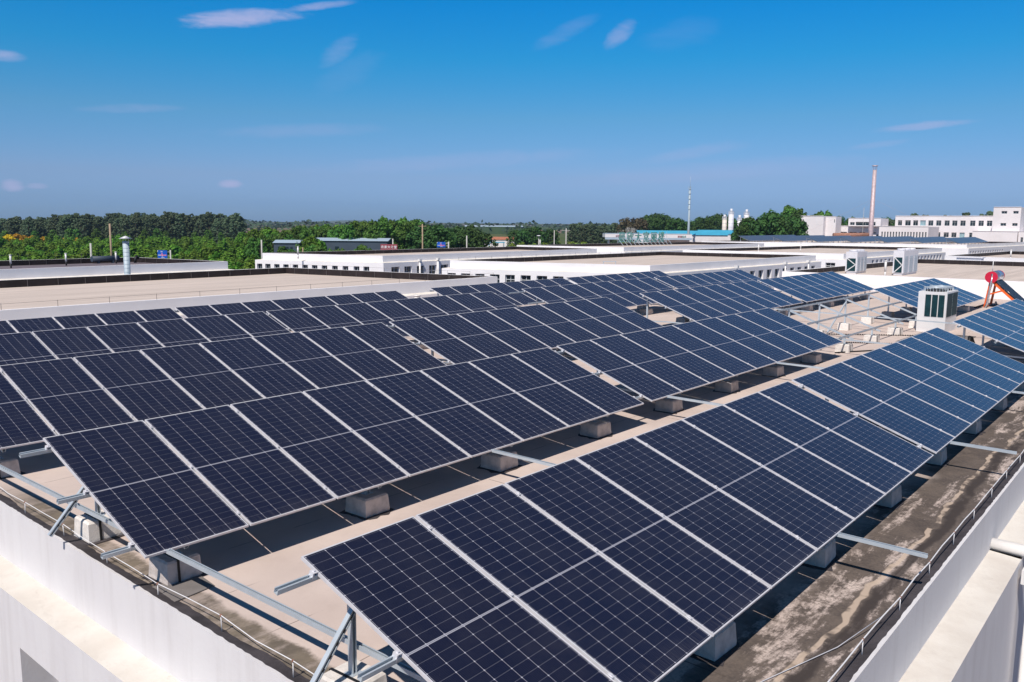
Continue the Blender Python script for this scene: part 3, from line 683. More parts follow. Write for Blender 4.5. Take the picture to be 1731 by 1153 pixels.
mb=MB(); mb.box(72.4,73.3,11.2,13.0,.5,.72); mb.box(72.3,73.4,11.1,13.1,.70,.76); tag(mb.build('roof_box',M['acgrey']),'grey ridge box on the dark parapet right of the chillers','roof box')
# V shaped chillers
def chiller(x,y,wid,ln,h,lab,n):
    t=thing('chiller',lab,'chiller',(x,y,.16),'louvred chillers on the beige roof'); mb=MB(); mb.box(0,ln,0,wid,.12,h); mb.box(.05,ln-.05,.05,wid-.05,0,.12); mb.build('body',M['acgrey'],t)
    mb=MB(); a,b,c=.08,wid-.08,wid/2
    mb.face([(-.012,b,.16),(-.012,a,.16),(-.012,a,h-.42),(-.012,b,h-.42)],0); mb.build('louvre',M['louver'],t)
    mb=MB(); zm=(.16+h-.42)/2
    mb.bar((-.02,b,.16),(-.02,a,zm),(1,0,0),.05,.02); mb.bar((-.02,b,h-.42),(-.02,a,zm),(1,0,0),.05,.02); mb.build('brace',M['acwhite'],t)
    for k in range(n):
        g0=ln*(k+.14)/n; g1=ln*(k+.86)/n; mb=MB(); mb.box(g0,g1,-.015,-.002,.14,h-.35)
        for q in range(8): mb.box(g0,g1,-.024,-.015,.2+q*(h-.6)/8,.24+q*(h-.6)/8)
        mb.build('side_louvre',M['galv'],t)
    for k in range(n):
        mb=MB(); mb.tube([(ln*(k+.5)/n,wid/2,h),(ln*(k+.5)/n,wid/2,h+.12)],min(wid,ln/n)*.4,16); mb.build('fan',M['acgrey'],t)
chiller(51.9,14.45,.70,2.0,1.38,'left louvred chiller on the beige roof at right',3)
chiller(52.2,11.75,.62,3.3,1.52,'right louvred chiller on the beige roof with wide side grilles',3)
# distant solar tables on the far roof
def far_table(x,y,ln,lab,z=.62):
    t=tag(link('solar_table',None,None,(x,y,z)),lab,'solar array','rows of distant solar tables on the far roof')
    mb=MB(); yl,zl_=2.3*math.cos(R(20)),2.3*math.sin(R(20))
    mb.face([(0,0,0),(ln,0,0),(ln,yl,zl_),(0,yl,zl_)],0,[(0,0),(ln,0),(ln,2.3),(0,2.3)]); mb.face([(0,yl,zl_-.05),(ln,yl,zl_-.05),(ln,0,-.05),(0,0,-.05)],1)
    mb.box(0,ln,-.02,0,-.05,0,1); mb.build('panel_field',[M['fartable'],M['alu']],t)
    mb=MB(); k=.4
    while k<ln: mb.box(k-.03,k+.03,yl-.3,yl-.24,.16-z,zl_-.1); mb.box(k-.03,k+.03,.25,.31,.16-z,.03); k+=2.5
    mb.bar((0.2,yl-.27,zl_-.2),(.2,.3,.0),(1,0,0),.04,.04); mb.build('leg',M['galv'],t)
ftl=['rightmost','second from right','third from right','fourth from right','fifth from right','sixth from right','seventh from right','eighth from right']
for k in range(7):
    y=26.6+4.6*k; x=137.6-(y-25.3)*.47+2.2
    far_table(x,y,22 if k<5 else 24,f'{ftl[k]} distant solar table on the far white roof')
# rusty tank beside the chimney
t=thing('rusty_pipe','rust streaked horizontal pipe on legs left of the tall chimney','pipe',(164.7,54.2,.2))
mb=MB(); mb.tube([(0,0,1.1),(4.4,-5.3,1.2)],.42,14); mb.build('pipe',M['rust'],t)
for q in (.05,.5,.93):
    mb=MB(); mb.bar((4.4*q-.3,-5.3*q,0),(4.4*q+.1,-5.3*q,.9),(0,1,0),.2,.2); mb.build('leg',M['rust'],t)
t=thing('chimney','tall slim pinkish steel chimney rising beside the far white blocks','chimney',(175.5,50.4,GZ))
mb=MB(); mb.tube([(0,0,0),(0,0,9),(0,0,23.2)],[.55,.50,.37],18)
for q in (12,16,20): mb.tube([(0,0,q),(0,0,q+.12)],.52-.006*q,18,cap=False)
mb.build('stack',M['stack'],t)
mb=MB(); mb.tube([(0,0,23.95),(0,0,24.1)],.56,18)
for a in range(6): mb.bar((.35*math.cos(a*1.05),.35*math.sin(a*1.05),23.1),(.42*math.cos(a*1.05),.42*math.sin(a*1.05),24.0),(0,1,.01),.04,.04)
mb.build('cap',M['stack'],t)
mb=MB()
for e in ((-14,12,8.6),(10,-16,8.6),(14,12,8.6)): mb.tube([(0,0,17.5),e],.010,4)
mb.build('guy_wire',M['stack'],t)
# telecom mast
t=thing('telecom_mast','slim grey telecom mast with platforms behind the lettered building','mast',(225,117,GZ))
mb=MB(); mb.tube([(0,0,0),(0,0,12),(0,0,22.5)],[.42,.34,.2],12); mb.tube([(0,0,22.5),(0,0,26)],.04,6); mb.build('pole',M['mast'],t)
for z in (16.5,18,19.5,21,22.3):
    mb=MB(); mb.tube([(0,0,z),(0,0,z+.1)],.38,12)
    for a in range(3): mb.box(.34*math.cos(a*2.1)-.06,.34*math.cos(a*2.1)+.06,.34*math.sin(a*2.1)-.06,.34*math.sin(a*2.1)+.06,z+.1,z+.9)
    mb.build('antenna_ring',M['mast'],t)

# ------------------------------------------------------------------ far white block with many windows
def vblock(t, name, mat, x, ya, yb, depth, z0, z1, wins=(), glass=None, roof=True):
    """front faces -x at x, from ya (left, larger y) to yb"""
    mb=MB(); fr=wall_panel(mb,(x,ya),(x,yb),z0,z1,[(ya-a,ya-b,za,zb) for a,b,za,zb in wins],.25)
    for a,b in (((x,yb),(x+depth,yb)),((x+depth,yb),(x+depth,ya)),((x+depth,ya),(x,ya))): wall_panel(mb,a,b,z0,z1,[])
    mb.face([(x,ya,z1),(x,yb,z1),(x+depth,yb,z1),(x+depth,ya,z1)]); mb.box(x-.12,x+.1,yb,ya,z1+.003,z1+.12)
    o=mb.build(name,M[mat],t); 
    for k,w in enumerate(fr): window(t,w,(glass or {}).get(k,'glassdark'),nx=2,transom=.28)
    return o
t=thing('building','far pale office block with two visible rows of windows and a square tower','building',(0,0,0))
r1=[(72.6,71.4),(70.5,68.9),(68.2,66.8),(66.2,64.6),(63.9,62.5),(61.7,60.3),(59.4,58.0),(57.3,55.9),(55.1,53.7),(52.5,51.1),(50.3,48.9),(48.1,46.7)]
r2=[(63.9,62.5),(61.7,60.3),(59.4,58.0),(57.3,55.9),(55.1,53.7),(52.5,51.1),(50.3,48.9)]
vblock(t,'office_wing','tower',277,73.4,45.0,14,GZ,6.2,[(a,b,3.3,4.9) for a,b in r1]+[(a,b,-.1,1.35) for a,b in r2],{3:'glasspale',12:'glasspale',16:'glasspale'})
vblock(t,'square_tower','tower',270,45.4,38.6,9,1.9,8.6,[(43.4,42.0,6.8,7.55),(40.5,39.2,6.8,7.55),(43.4,42.0,3.4,4.2),(40.5,39.2,3.4,4.2)])
vblock(t,'tower_base','tower',268.5,50.0,38.8,11,GZ,1.85,[])
vblock(t,'side_wing','tower',269,38.6,30,8,GZ,1.9,[(38.0,37.4,-1.2,.3),(36.8,36.2,-1.2,.3),(35,32,-1.5,.6)])
t=thing('building','low far annex with a colonnade of close white fins','building',(0,0,0))
vblock(t,'annex_wall','tower',255,71.7,58.5,12,GZ,3.0,[(71.0-.78*k,70.62-.78*k,-1.6,1.5) for k in range(16)])
t=thing('building','blank walled far block with patched render left of the chimney','building',(0,0,0))
vblock(t,'blank_block','tower',262,99.0,90.3,6,GZ,6.0,[])
vblock(t,'stair_block','tower',264,90.28,87.2,5,GZ,5.85,[(87.75,87.5,4.0,5.0)])
mb=MB()
for (ya,yb,za,zb) in ((96.7,94.3,4.75,5.1),(95.9,95.4,2.6,4.75),(97.4,95.9,2.5,2.8),(92.6,92.2,3.4,4.9),(92.2,91.2,3.3,3.6)): mb.box(261.98,261.99,yb,ya,za,zb)
mb.build('render_patch',M['white'],t)
t=thing('building','low far wing with small windows in front of the dark trees','building',(0,0,0))
vblock(t,'wing','tower',270,95,74.5,9,GZ,3.0,[(92.7,92.2,-.2,1.2),(90.9,88.2+.9,-.6,1.2),(87.1+.8,85.4+.2,.8,1.2),(84.1+.8,82.5+.2,.8,1.2),(81.3+.6,79.7+.3,.8,1.2),(78.5,76.9,.8,1.2),(77.2-.4,75.4,-1.2,.5)])
vblock(t,'penthouse','tower',268,84.7,75.1,8,3.0,5.4,[(84.2,82.8,3.3,4.2),(82.5,76.6,3.2,4.3)])

# ------------------------------------------------------------------ other far things
def silo(x,y,zt,r,lab,body='silo',cone=1.6,low=None):
    t=thing('silo',lab,'silo',(x,y,GZ),'silos of the concrete plant'); H=zt-GZ
    mb=MB(); mb.tube([(0,0,4.5),(0,0,H)],r,20); mb.tube([(0,0,H),(0,0,H+cone*.5)],[r,.35],20)
    for q in range(8): mb.tube([(0,0,5+q*1.25),(0,0,5.1+q*1.25)],r*1.03,20,1,False)
    mb.build('body',[M[body],M['acgrey']],t)
    mb=MB(); mb.tube([(0,0,H+.5),(0,0,H+cone+.3)],.42,12); mb.build('filter',M['silo'],t)
    mb=MB(); mb.tube([(0,0,2.6),(0,0,4.6)],[.35,r],20); mb.build('hopper',M[low or body],t)
    for a in range(4):
        mb=MB(); c=(r*.85*math.cos(a*1.57+.78),r*.85*math.sin(a*1.57+.78)); mb.bar((*c,0),(*c,4.6),(1,0,0.001),.25,.25); mb.build('leg',M[low or body],t)
    mb=MB(); 
    for a in range(16): mb.bar((r*math.cos(a*.393),r*math.sin(a*.393),H),(r*math.cos(a*.393),r*math.sin(a*.393),H+1.0),(1,0,.001),.06,.06)
    mb.tube([(r*math.cos(a*.393),r*math.sin(a*.393),H+1.0) for a in range(17)],.05,5,cap=False); mb.build('railing',M['acgrey'],t)
silo(278.8,131.2,5.0,.78,'cream silo with a blue base, leftmost of the group','silocream',1.3,'siloblue')
silo(280.2,129.4,6.8,.92,'tall white silo with pipe on top beside the cream one')
silo(282.0,127.0,4.6,.80,'shortest white silo in the middle of the group')
silo(283.7,125.2,6.6,.95,'tall white silo partly hidden by the dark trees')
def shed(lab,p0,p1,depth,zw,zr,wall,roof,name='shed',cat='shed',wins=()):
    """ridge parallel to the front p0-p1"""
    t=thing(name,lab,cat,(p0[0],p0[1],GZ)); a=Vector(p0); b=Vector(p1); d=(b-a); L_=d.length; d.normalize(); n=Vector((-d.y,d.x))
    mb=MB(); P=lambda s_,k,z:(d.x*s_+n.x*k,d.y*s_+n.y*k,z-GZ)
    for q in ([(0,0),(L_,0)],[(L_,0),(L_,depth)],[(L_,depth),(0,depth)],[(0,depth),(0,0)]): mb.face([P(*q[0],GZ),P(*q[1],GZ),P(*q[1],zw),P(*q[0],zw)])
    mb.face([P(0,0,zw),P(0,depth/2,zr),P(0,depth,zw)]); mb.face([P(L_,0,zw),P(L_,depth,zw),P(L_,depth/2,zr)]); mb.build('wall',M[wall],t)
    mb=MB(); e=.3
    mb.face([P(-e,-e,zw-.02),P(L_+e,-e,zw-.02),P(L_+e,depth/2,zr+.05),P(-e,depth/2,zr+.05)]); mb.face([P(L_+e,depth+e,zw-.02),P(-e,depth+e,zw-.02),P(-e,depth/2,zr+.05),P(L_+e,depth/2,zr+.05)]); mb.build('roof',M[roof],t)
    if wins:
        mb=MB()
        for s0,s1,z0,z1 in wins: mb.face([P(s0,-.05,z0),P(s1,-.05,z0),P(s1,-.05,z1),P(s0,-.05,z1)])
        mb.build('window',M['glassdark'],t)
    return t
shed('long low shed with bright blue roof left of the silos',(224,133),(241,112),12,-.1,1.1,'white','bluemetal')
shed('second bright blue roofed shed just left of the cream silo',(248,124),(262,108),12,0.1,1.3,'white','bluemetal')
shed('dark blue steel shed with pale roof among the trees at left',(127.0,171.5),(140.2,155.2),9,-1.6,-1.0,'greyshed','paleroof',wins=((1,1.8,-4,-3),(2.2,3,-4,-3),(8,9,-4.3,-3)))
shed('small dark blue steel shed with rounded pale roof at left',(121.8,176.2),(126.0,171.8),8,-2.2,-1.6,'greyshed','paleroof',wins=((1,1.6,-4,-3.2),(2,2.6,-4,-3.2),(3,3.6,-4,-3.2),(4,4.6,-4,-3.2)))
shed('low house with long orange tiled roof in the fields',(245.5,218),(254,207),6,-3.4,-2.4,'tower','tile','house','house')
mb=MB(); mb.box(-3,3,-2,2,4.6,4.9); [mb.box(x-.08,x+.08,y-.08,y+.08,0,4.6) for x in (-2.8,2.8) for y in (-1.8,1.8)]
tag(mb.build('awning',[M['bluemetal']],None,(243,207,GZ),(0,0,-.8)),'bright blue awning roof in front of the orange tiled house','awning')
shed('long pale greenhouse far out in the fields',(660,605),(705,562),12,-1.2,.1,'fieldgreen','paleroof','greenhouse','greenhouse')
# filling station canopy with red lettering
t=thing('canopy','white forecourt canopy with blue edge and small red letters','canopy',(200.3,130.2,GZ)); d=Vector((215.9-200.3,111.1-130.2,0)); Ln=d.length; d.normalize(); n=Vector((-d.y,d.x,0))
mb=MB(); Q=lambda s_,k,z:tuple(d*s_+n*k+Vector((0,0,z-GZ)))
mb.hexa([Q(0,0,-.7),Q(Ln,0,-.7),Q(Ln,7,-.7),Q(0,7,-.7),Q(0,0,.25),Q(Ln,0,.25),Q(Ln,7,.25),Q(0,7,.25)]); mb.build('deck',M['white'],t)
mb=MB(); mb.hexa([Q(0,-.06,-1.3),Q(Ln,-.06,-1.3),Q(Ln,.0,-1.3),Q(0,.0,-1.3),Q(0,-.06,-.75),Q(Ln,-.06,-.75),Q(Ln,.0,-.75),Q(0,.0,-.75)]); mb.hexa([Q(0,-.04,.3),Q(Ln,-.04,.3),Q(Ln,7,.3),Q(0,7,.3),Q(0,-.04,.42),Q(Ln,-.04,.42),Q(Ln,7,.42),Q(0,7,.42)]); mb.build('fascia_band',M['paleroof'],t)
for s_ in (1.2,7,13,19,24):
    mb=MB(); a=Q(s_,1.5,GZ); mb.bar(a,Q(s_,1.5,-1.0),(1,0,0.001),.45,.45); mb.build('column',M['white'],t)
mb=MB(); mb.hexa([Q(14,4,GZ),Q(24.5,4,GZ),Q(24.5,8,GZ),Q(14,8,GZ),Q(14,4,-1.0),Q(24.5,4,-1.0),Q(24.5,8,-1.0),Q(14,8,-1.0)]); mb.build('kiosk',M['white'],t)
def text_mesh(body,size,extr=.03):
    cu=bpy.data.curves.new('lettering','FONT'); cu.body=body; cu.size=size; cu.extrude=extr; cu.offset=.012*size; cu.align_x='CENTER'; cu.resolution_u=2
    o=bpy.data.objects.new('lettering',cu); C.objects.link(o); dg=bpy.context.evaluated_depsgraph_get(); me=bpy.data.meshes.new_from_object(o.evaluated_get(dg)); bpy.data.objects.remove(o); return me
def lettering(body,size,mat,parent,loc,yaw,extr=.03,name='lettering'):
    me=text_mesh(body,size,extr); me.materials.clear(); me.materials.append(mat); return link(name,me,parent,loc,(R(90),0,yaw))
yawc=math.atan2(d.y,d.x)
for s_,tx,mt in ((3.6,'中石',M['signred']),(21.2,'加油',M['signred']),(22.4,'站点',M['signgreen'])): lettering(tx,.62,mt,t,Q(s_,-.09,-.55),yawc,.02)
# green letters on the rooftop frame
a=Vector((97.0,60.75,.16)); b=Vector((108.9,59.75,.16))
t=thing('rooftop_sign','row of six tall green character letters on a steel frame above the roof','rooftop sign',tuple(a)); d=(b-a); Ln=d.length; d.normalize(); n=Vector((-d.y,d.x,0)); yw=math.atan2(d.y,d.x)
for k,ch in enumerate('晨欣大富丽楼'):
    lettering(ch,1.62,M['signgreen'],t,tuple(d*(.95+2.0*k*Ln/12.4)+Vector((0,0,.52))),yw,.04,'letter')
mb=MB()
for k in range(13):
    p=d*(k*Ln/12.); mb.bar(p+Vector((0,0,0))-n*1.0,p+Vector((0,0,1.0)),(1,0,0.001),.045,.045); mb.bar(p,p+Vector((0,0,1.9)),(1,0,0.001),.035,.035)
mb.bar((0,0,.5),d*Ln+Vector((0,0,.5)),(0,0,1),.05,.05); mb.bar((0,0,1.3),d*Ln+Vector((0,0,1.3)),(0,0,1),.04,.04); mb.build('support_frame',M['galv'],t)
# road signs
def road_sign(lab,x,y,zt,w,h,yaw,small):
    t=thing('road_sign',lab,'road sign',(x,y,GZ)); t.rotation_euler=(0,0,yaw); zc=zt-GZ
    mb=MB(); mb.box(0,w,-.04,.04,zc-h,zc); mb.build('sign_board',M['signblue'],t)
    mb=MB(); mb.box(.06*w,.34*w,-.06,-.042,zc-.66*h,zc-.58*h); mb.box(.46*w,.52*w,-.06,-.042,zc-.78*h,zc-.68*h); mb.box(.36*w,.42*w,-.06,-.042,zc-.26*h,zc-.12*h); mb.box(.48*w,.52*w,-.06,-.042,zc-.26*h,zc-.1*h); mb.box(0,.06*w,-.06,-.042,zc-.18*h,zc-.03*h); mb.box(.36*w,.70*w,-.06,-.042,zc-.92*h,zc-.87*h); mb.build('white_marking',M['signwhite'],t)
    mb=MB(); mb.box(.30*w,.92*w,-.055,-.041,zc-.68*h,zc-.56*h); mb.box(.42*w,.52*w,-.055,-.041,zc-.56*h,zc-.36*h); mb.build('pink_marking',M['signpink'],t)
    mb=MB(); mb.tube([(w+.55,.1,0),(w+.55,.1,zc+.05)],.12,10); mb.bar((w,.1,zc-.2*h),(w+.55,.1,zc-.2*h),(0,0,1),.08,.08); mb.bar((w,.1,zc-.72*h),(w+.55,.1,zc-.72*h),(0,0,1),.08,.08); mb.build('post',M['pole'],t)
road_sign('blue road sign with pink and white route diagram beside the orchard',73.2,141.5,-2.15,1.75,1.4,-.95,False)
road_sign('smaller blue road sign in front of the central dark green trees',104.8,103.3,-.3,1.5,.95,-.8,True)
t=thing('shop_board','dark red board with five white characters among the trees','sign board',(91.6,103.4,GZ)); t.rotation_euler=(0,0,-.95)
mb=MB(); mb.box(0,2.8,-.05,.05,7.5,8.5); mb.box(.3,.4,.05,.15,0,7.5); mb.box(2.4,2.5,.05,.15,0,7.5); mb.build('board',M['signred'],t)
for k,ch in enumerate('农家大食堂'): lettering(ch,.5,M['signwhite'],t,(.32+.54*k,-.07,7.85),0,.01,'letter')
# poles
def pole(x,y,zt,r,mat,lab,lamp=False,arm=False):
    t=thing('pole',lab,'pole',(x,y,GZ)); mb=MB(); mb.tube([(0,0,0),(0,0,zt-GZ)],[r*1.3,r],10); mb.build('shaft',M[mat],t)
    if lamp:
        mb=MB(); mb.tube([(0,0,zt-GZ),(0,0,zt-GZ+.12)],[.5,.2],12); mb.build('lamp_head',M['signwhite'],t)
    if arm:
        mb=MB(); mb.bar((-.5,.6,zt-GZ-.4),(.5,-.6,zt-GZ-.4),(0,0,1),.08,.08); mb.build('cross_arm',M[mat],t)
pole(73.1,158.6,2.4,.17,'woodpole','tall brown wooden pole left of the flue')
pole(70.4,161.0,-1.3,.17,'pole','short pale concrete pole in the orchard left of the flue')
pole(91.0,136.1,-.4,.13,'pole','pale concrete pole at the left end of the square windowed building')
pole(110.6,112.8,2.8,.12,'woodpole','tall brown pole in front of the tall central trees',arm=True)
pole(115.7,106.1,.7,.11,'pole','pale concrete pole right of the smaller blue sign')
pole(93.6,102.6,.4,.09,'pole','thin pale pole beside the dark red board')
pole(124.4,95.6,.75,.08,'pole','lamp post with white round head above the lettered building',lamp=True)
pole(131.0,94.0,2.2,.09,'pole','grey concrete pole with cross arm in the central field',arm=True)
pole(128.5,95.0,1.8,.08,'pole','thinner grey pole left of the pole with the cross arm')
pole(98.5,133.5,-1.9,.10,'woodpole','short brown pole in front of the small steel shed')
pole(176.5,52.3,3.19+170*.021,.03,'pole','very thin aerial rod just left of the tall chimney')

# ------------------------------------------------------------------ trees
def crown(name, mats, h, rx, z0, clumps, per, leaf, shape, seed, ck=1.0):
    r=random.Random(seed); v=[]; f=[]; mi=[]; tone=[]
    def quad(c,n,s,tn):
        n=n.normalized(); u=n.cross(Vector((r.uniform(-1,1),r.uniform(-1,1),r.uniform(-1,1)))).normalized(); w=n.cross(u)
        i=len(v); a=s*r.uniform(.7,1.3); b_=s*r.uniform(.5,1.0)
        v.extend([c-u*a,c-w*b_,c+u*a,c+w*b_]); f.append((i,i+1,i+2,i+3)); mi.append(0); tone.extend([tn]*4)
    for k in range(clumps):
        q=r.random(); z=z0+(h-z0)*q; th=r.uniform(0,6.283)
        rad=rx*shape(q)*math.sqrt(r.uniform(.15,1.05)); c=Vector((rad*math.cos(th),rad*math.sin(th),z))
        cs=ck*rx*r.uniform(.22,.42)*(.6+.5*shape(q)); ct=r.random()
        for j in range(per):
            d=Vector((r.gauss(0,1),r.gauss(0,1),r.gauss(0,1))).normalized(); p=c+Vector((d.x*cs,d.y*cs,d.z*cs*1.15))*r.uniform(.55,1.05)
            quad(p,d+Vector((0,0,.4)),leaf,min(1,max(0,.55*ct+.45*r.random())))
    # trunk and limbs
    mb=MB(); mb.tube([(0,0,0),(0,0,z0+.25*(h-z0)),(0,0,h*.86)],[.022*h,.016*h,.004*h],7)
    for k in range(7):
        z=z0+(h-z0)*r.uniform(.05,.6); th=r.uniform(0,6.28); q=(z-z0)/(h-z0); mb.tube([(0,0,z-.06*h),(rx*.7*shape(q)*math.cos(th),rx*.7*shape(q)*math.sin(th),z+.08*h)],[.009*h,.003*h],5)
    i=len(v); v.extend([Vector(p) for p in mb.v]); f.extend([tuple(i+k for k in q) for q in mb.f]); mi.extend([1]*len(mb.f)); tone.extend([0]*len(mb.v))
    me=bpy.data.meshes.new(name); me.from_pydata([tuple(p) for p in v],[],f); me.materials.append(mats[0]); me.materials.append(mats[1]); me.polygons.foreach_set('material_index',mi)
    at=me.attributes.new('tone','FLOAT','POINT'); at.data.foreach_set('value',tone); me.update(); return me
sh_pop=lambda q: max(.12,math.sin(math.pi*min(1,q*.92+.06))**.5*(1-.12*q))
sh_rnd=lambda q: max(.15,math.sqrt(max(0,1-(2*q-1)**2))**.9)
sh_low=lambda q: max(.2,(1-q**2.2))
V={}
V['poplar']=[crown('poplar_tree',(L['poplar'],M['bark']),10,1.75,.8,120,18,.24,sh_pop,s,.6) for s in (1,2,3,4)]
V['bright']=[crown('broadleaf_tree',(L['bright'],M['bark']),10,3.0,1.2,100,26,.30,sh_rnd,s,.75) for s in (11,12,13)]
V['mid']=[crown('broadleaf_tree',(L['mid'],M['bark']),10,2.7,1.0,100,26,.28,sh_pop,s,.75) for s in (21,22,23)]
V['dark']=[crown('broadleaf_tree',(L['dark'],M['bark']),10,3.3,.8,110,26,.30,sh_rnd,s,.75) for s in (31,32,33)]
V['orchard']=[crown('orchard_tree',(L['bright'],M['bark']),4,2.1,.3,34,26,.24,sh_low,s) for s in (41,42,43)]
V['yellow']=[crown('blossom_tree',(L['yellow'],M['bark']),4,1.9,.3,26,22,.24,sh_low,s) for s in (51,)]
V['shrub']=[crown('shrub',(L['shrub'],M['bark']),4,2.2,.2,30,22,.26,sh_low,s) for s in (61,62)]
V['brown']=[crown('broadleaf_tree',(L['brown'],M['bark']),10,2.8,2,46,26,.30,sh_rnd,s) for s in (71,)]
CX,CY=-3.566,-2.722
def polar(az,d): return (CX+d*math.cos(R(az)),CY+d*math.sin(R(az)))
tr=random.Random(99)
def tree(kind,x,y,h,lab,grp,wide=1.0,cat='tree'):
    me=tr.choice(V[kind]); base=4. if kind in('orchard','yellow','shrub') else 10.
    o=link(me.name.split('.')[0],me,None,(x,y,GZ),(0,0,tr.uniform(0,6.28))); s_=h/base; o.scale=(s_*wide*tr.uniform(.9,1.12),s_*wide*tr.uniform(.9,1.12),s_); tag(o,lab,cat,grp)
def belt(kind,n,az0,az1,d0,d1,h,lab,grp,wide=1.0,cat='tree',jit=.12):
    for k in range(n):
        az=az0+(az1-az0)*((k+tr.random())/n); d=tr.uniform(d0,d1); q=(az-az0)/(az1-az0)
        hh=(h(q) if callable(h) else h)*tr.uniform(1-jit,1+jit*.7); tree(kind,*polar(az,d),hh,lab,grp,wide,cat)
belt('poplar',230,72.5,57.0,430,540,lambda q:11.0+3.6*min(1,q*1.6),'tall grey green poplar in the wood along the left horizon','poplars of the left wood',1.35,jit=.16)
for k in range(14):   # lower mixed edge of that wood
    tree('mid',*polar(71-14*k/14.+tr.uniform(-.5,.5),tr.uniform(400,430)),tr.uniform(6.5,8.5),'lower green tree at the foot of the left poplar wood','trees at the foot of the left wood')
rows=[(395,30,4.6),(360,30,4.4),(325,30,4.6),(292,30,4.3),(262,28,4.3),(234,26,4.4),(208,24,4.2),(186,22,4.2),(166,20,4.3),(150,17,4.0)]
for d,n,h in rows:
    for k in range(n):
        az=72.6-(72.6-56.2)*((k+tr.uniform(.15,.85))/n); tree('orchard',*polar(az,d+tr.uniform(-7,7)),h*tr.uniform(.82,1.22),'bushy bright green orchard tree below the left wood','orchard trees',1.12)
for az,d,h,w in ((70.0,408,6.0,1.2),(69.4,410,6.4,1.3),(68.8,406,5.6,1.1),(68.2,412,5.0,1.0),(66.9,408,5.2,1.0),(66.4,410,4.6,.9),(70.4,404,4.2,1.0)):
    tree('yellow',*polar(az,d),h,'yellow flowering tree in front of the left poplar wood','yellow flowering trees',w)
belt('bright',26,57.2,47.6,265,320,lambda q:9.0+2.2*q,'bright green broad tree behind the dark steel sheds','broad trees behind the sheds',1.0)
belt('mid',34,56.4,45.4,215,265,lambda q:8.6+3.3*min(1,q*1.3),'tall mid green tree left of the central poles','tall trees left of the central poles',.9)
for az,h in ((47.9,13.2),(46.6,13.0),(45.9,12.6),(48.6,12.2)): tree('mid',*polar(az,232),h,'pointed tall tree beside the brown central pole','pointed trees by the central pole',.75)
belt('mid',14,54.8,48.6,176,190,6.6,'small green tree in front of the dark steel sheds','small trees before the sheds',1.1)
belt('dark',9,45.6,41.2,205,235,lambda q:10.4,'rounded dark green tree above the smaller blue sign','rounded trees above the smaller sign',1.05)
for az,h in ((52.6,8.6),(52.2,8.0)): tree('bright',*polar(az,196),h,'broad green tree standing between the two steel sheds','trees between the sheds',1.0)
belt('shrub',12,47.5,41.4,150,165,4.0,'low yellow green bush below the central trees','low bushes below the central trees',1.0,'bush')
belt('dark',7,39.2,36.7,320,345,lambda q:9.6,'dark tree clump in the middle of the fields','dark trees in the middle fields',1.0)
belt('shrub',34,39.5,31.0,255,360,4.9,'yellow green shrub beyond the lettered building','shrubs beyond the lettered building',1.1,'bush')
belt('bright',10,38.6,33.5,270,300,5.0,'small bright tree beyond the lettered building','small bright trees beyond the lettered building',.9)
belt('poplar',36,35.4,30.4,400,450,lambda q:11.6,'dark poplar left of the bare brown tree','poplars left of the brown tree',1.25)
belt('dark',34,31.0,24.9,380,430,lambda q:14.3+1.2*math.sin(q*9),'dark tall tree behind the blue roofed sheds','tall trees behind the blue sheds',1.0)
for az in (31.8,31.2,30.8): tree('brown',*polar(az,372),14.2,'brownish half bare tree behind the white canopy','brownish trees behind the canopy',.9)
t=thing('bare_tree','leafless pale branching tree behind the white canopy','tree',(*polar(31.6,352),GZ)); mb=MB()
def branch(p,d,l,r_,n):
    e=p+d*l; mb.tube([p,e],[r_,r_*.6],5,cap=False)
    if n:
        for _ in range(4): branch(e,(d+Vector((tr.uniform(-.7,.7),tr.uniform(-.7,.7),tr.uniform(-.1,.5)))).normalized(),l*.68,r_*.55,n-1)
branch(Vector((0,0,0)),Vector((0,0,1)),4.2,.22,4); mb.build('branches',M['pole'],t)
belt('dark',24,24.4,20.9,226,262,lambda q:12.0+2.0*min(1,q*2.2),'dense dark green tree right of the silos','dense trees right of the silos',.85)
belt('mid',8,24.0,21.0,240,262,lambda q:12.0+2.0*q,'mid green tree within the dark clump right of the silos','mid green trees right of the silos',.8)
belt('mid',7,21.8,19.0,305,325,17.6,'taller tree tops rising behind the blank walled block','trees behind the blank block',.8)
belt('dark',20,19.0,13.2,345,390,lambda q:14.6-1.0*q,'dark tree behind the low far wing','trees behind the low wing',1.0)
belt('poplar',16,15.6,9.6,335,360,lambda q:14.6+2.6*q,'feathery tree top showing above the far office block','trees above the office block',1.1)
# far horizon woods as one mass, and low hills
fw=MB(); r2=random.Random(5)
for k in range(5200):
    az=r2.uniform(5,75); d=r2.choice((900,1150,1500,2000,2600))*r2.uniform(.96,1.04)
    if 37<az<75 or True:
        x,y=polar(az,d); h=r2.uniform(6,13.5)*(1+.15*math.sin(az*1.7)); c=Vector((x,y,GZ+h*r2.uniform(.25,.95)))
        n=Vector((r2.gauss(0,1),r2.gauss(0,1),r2.gauss(0,.7)+.3)).normalized(); u=n.cross(Vector((0,0,1))).normalized(); w=n.cross(u); s_=r2.uniform(2.2,4.6)*d/1300
        fw.face([c-u*s_,c-w*min(s_,2.5)*.8,c+u*s_,c+w*min(s_,2.5)*.8])
fm=pm('far wood leaves',(.035,.07,.035),.8,.3,.01)
tag(fw.build('far_wood',fm),'low dark woods along the distant horizon','woodland',kind='stuff')
hl=MB(); hp=[]
for k in range(81):
    az=36+40*k/80.; h=0
    for c_,wd,hh in ((49.6,1.9,95),(51.2,2.5,60),(57.4,2.0,70),(70,5,45),(44,4,40)): h+=hh*math.exp(-((az-c_)/wd)**2)
    hp.append((az,h*.16))
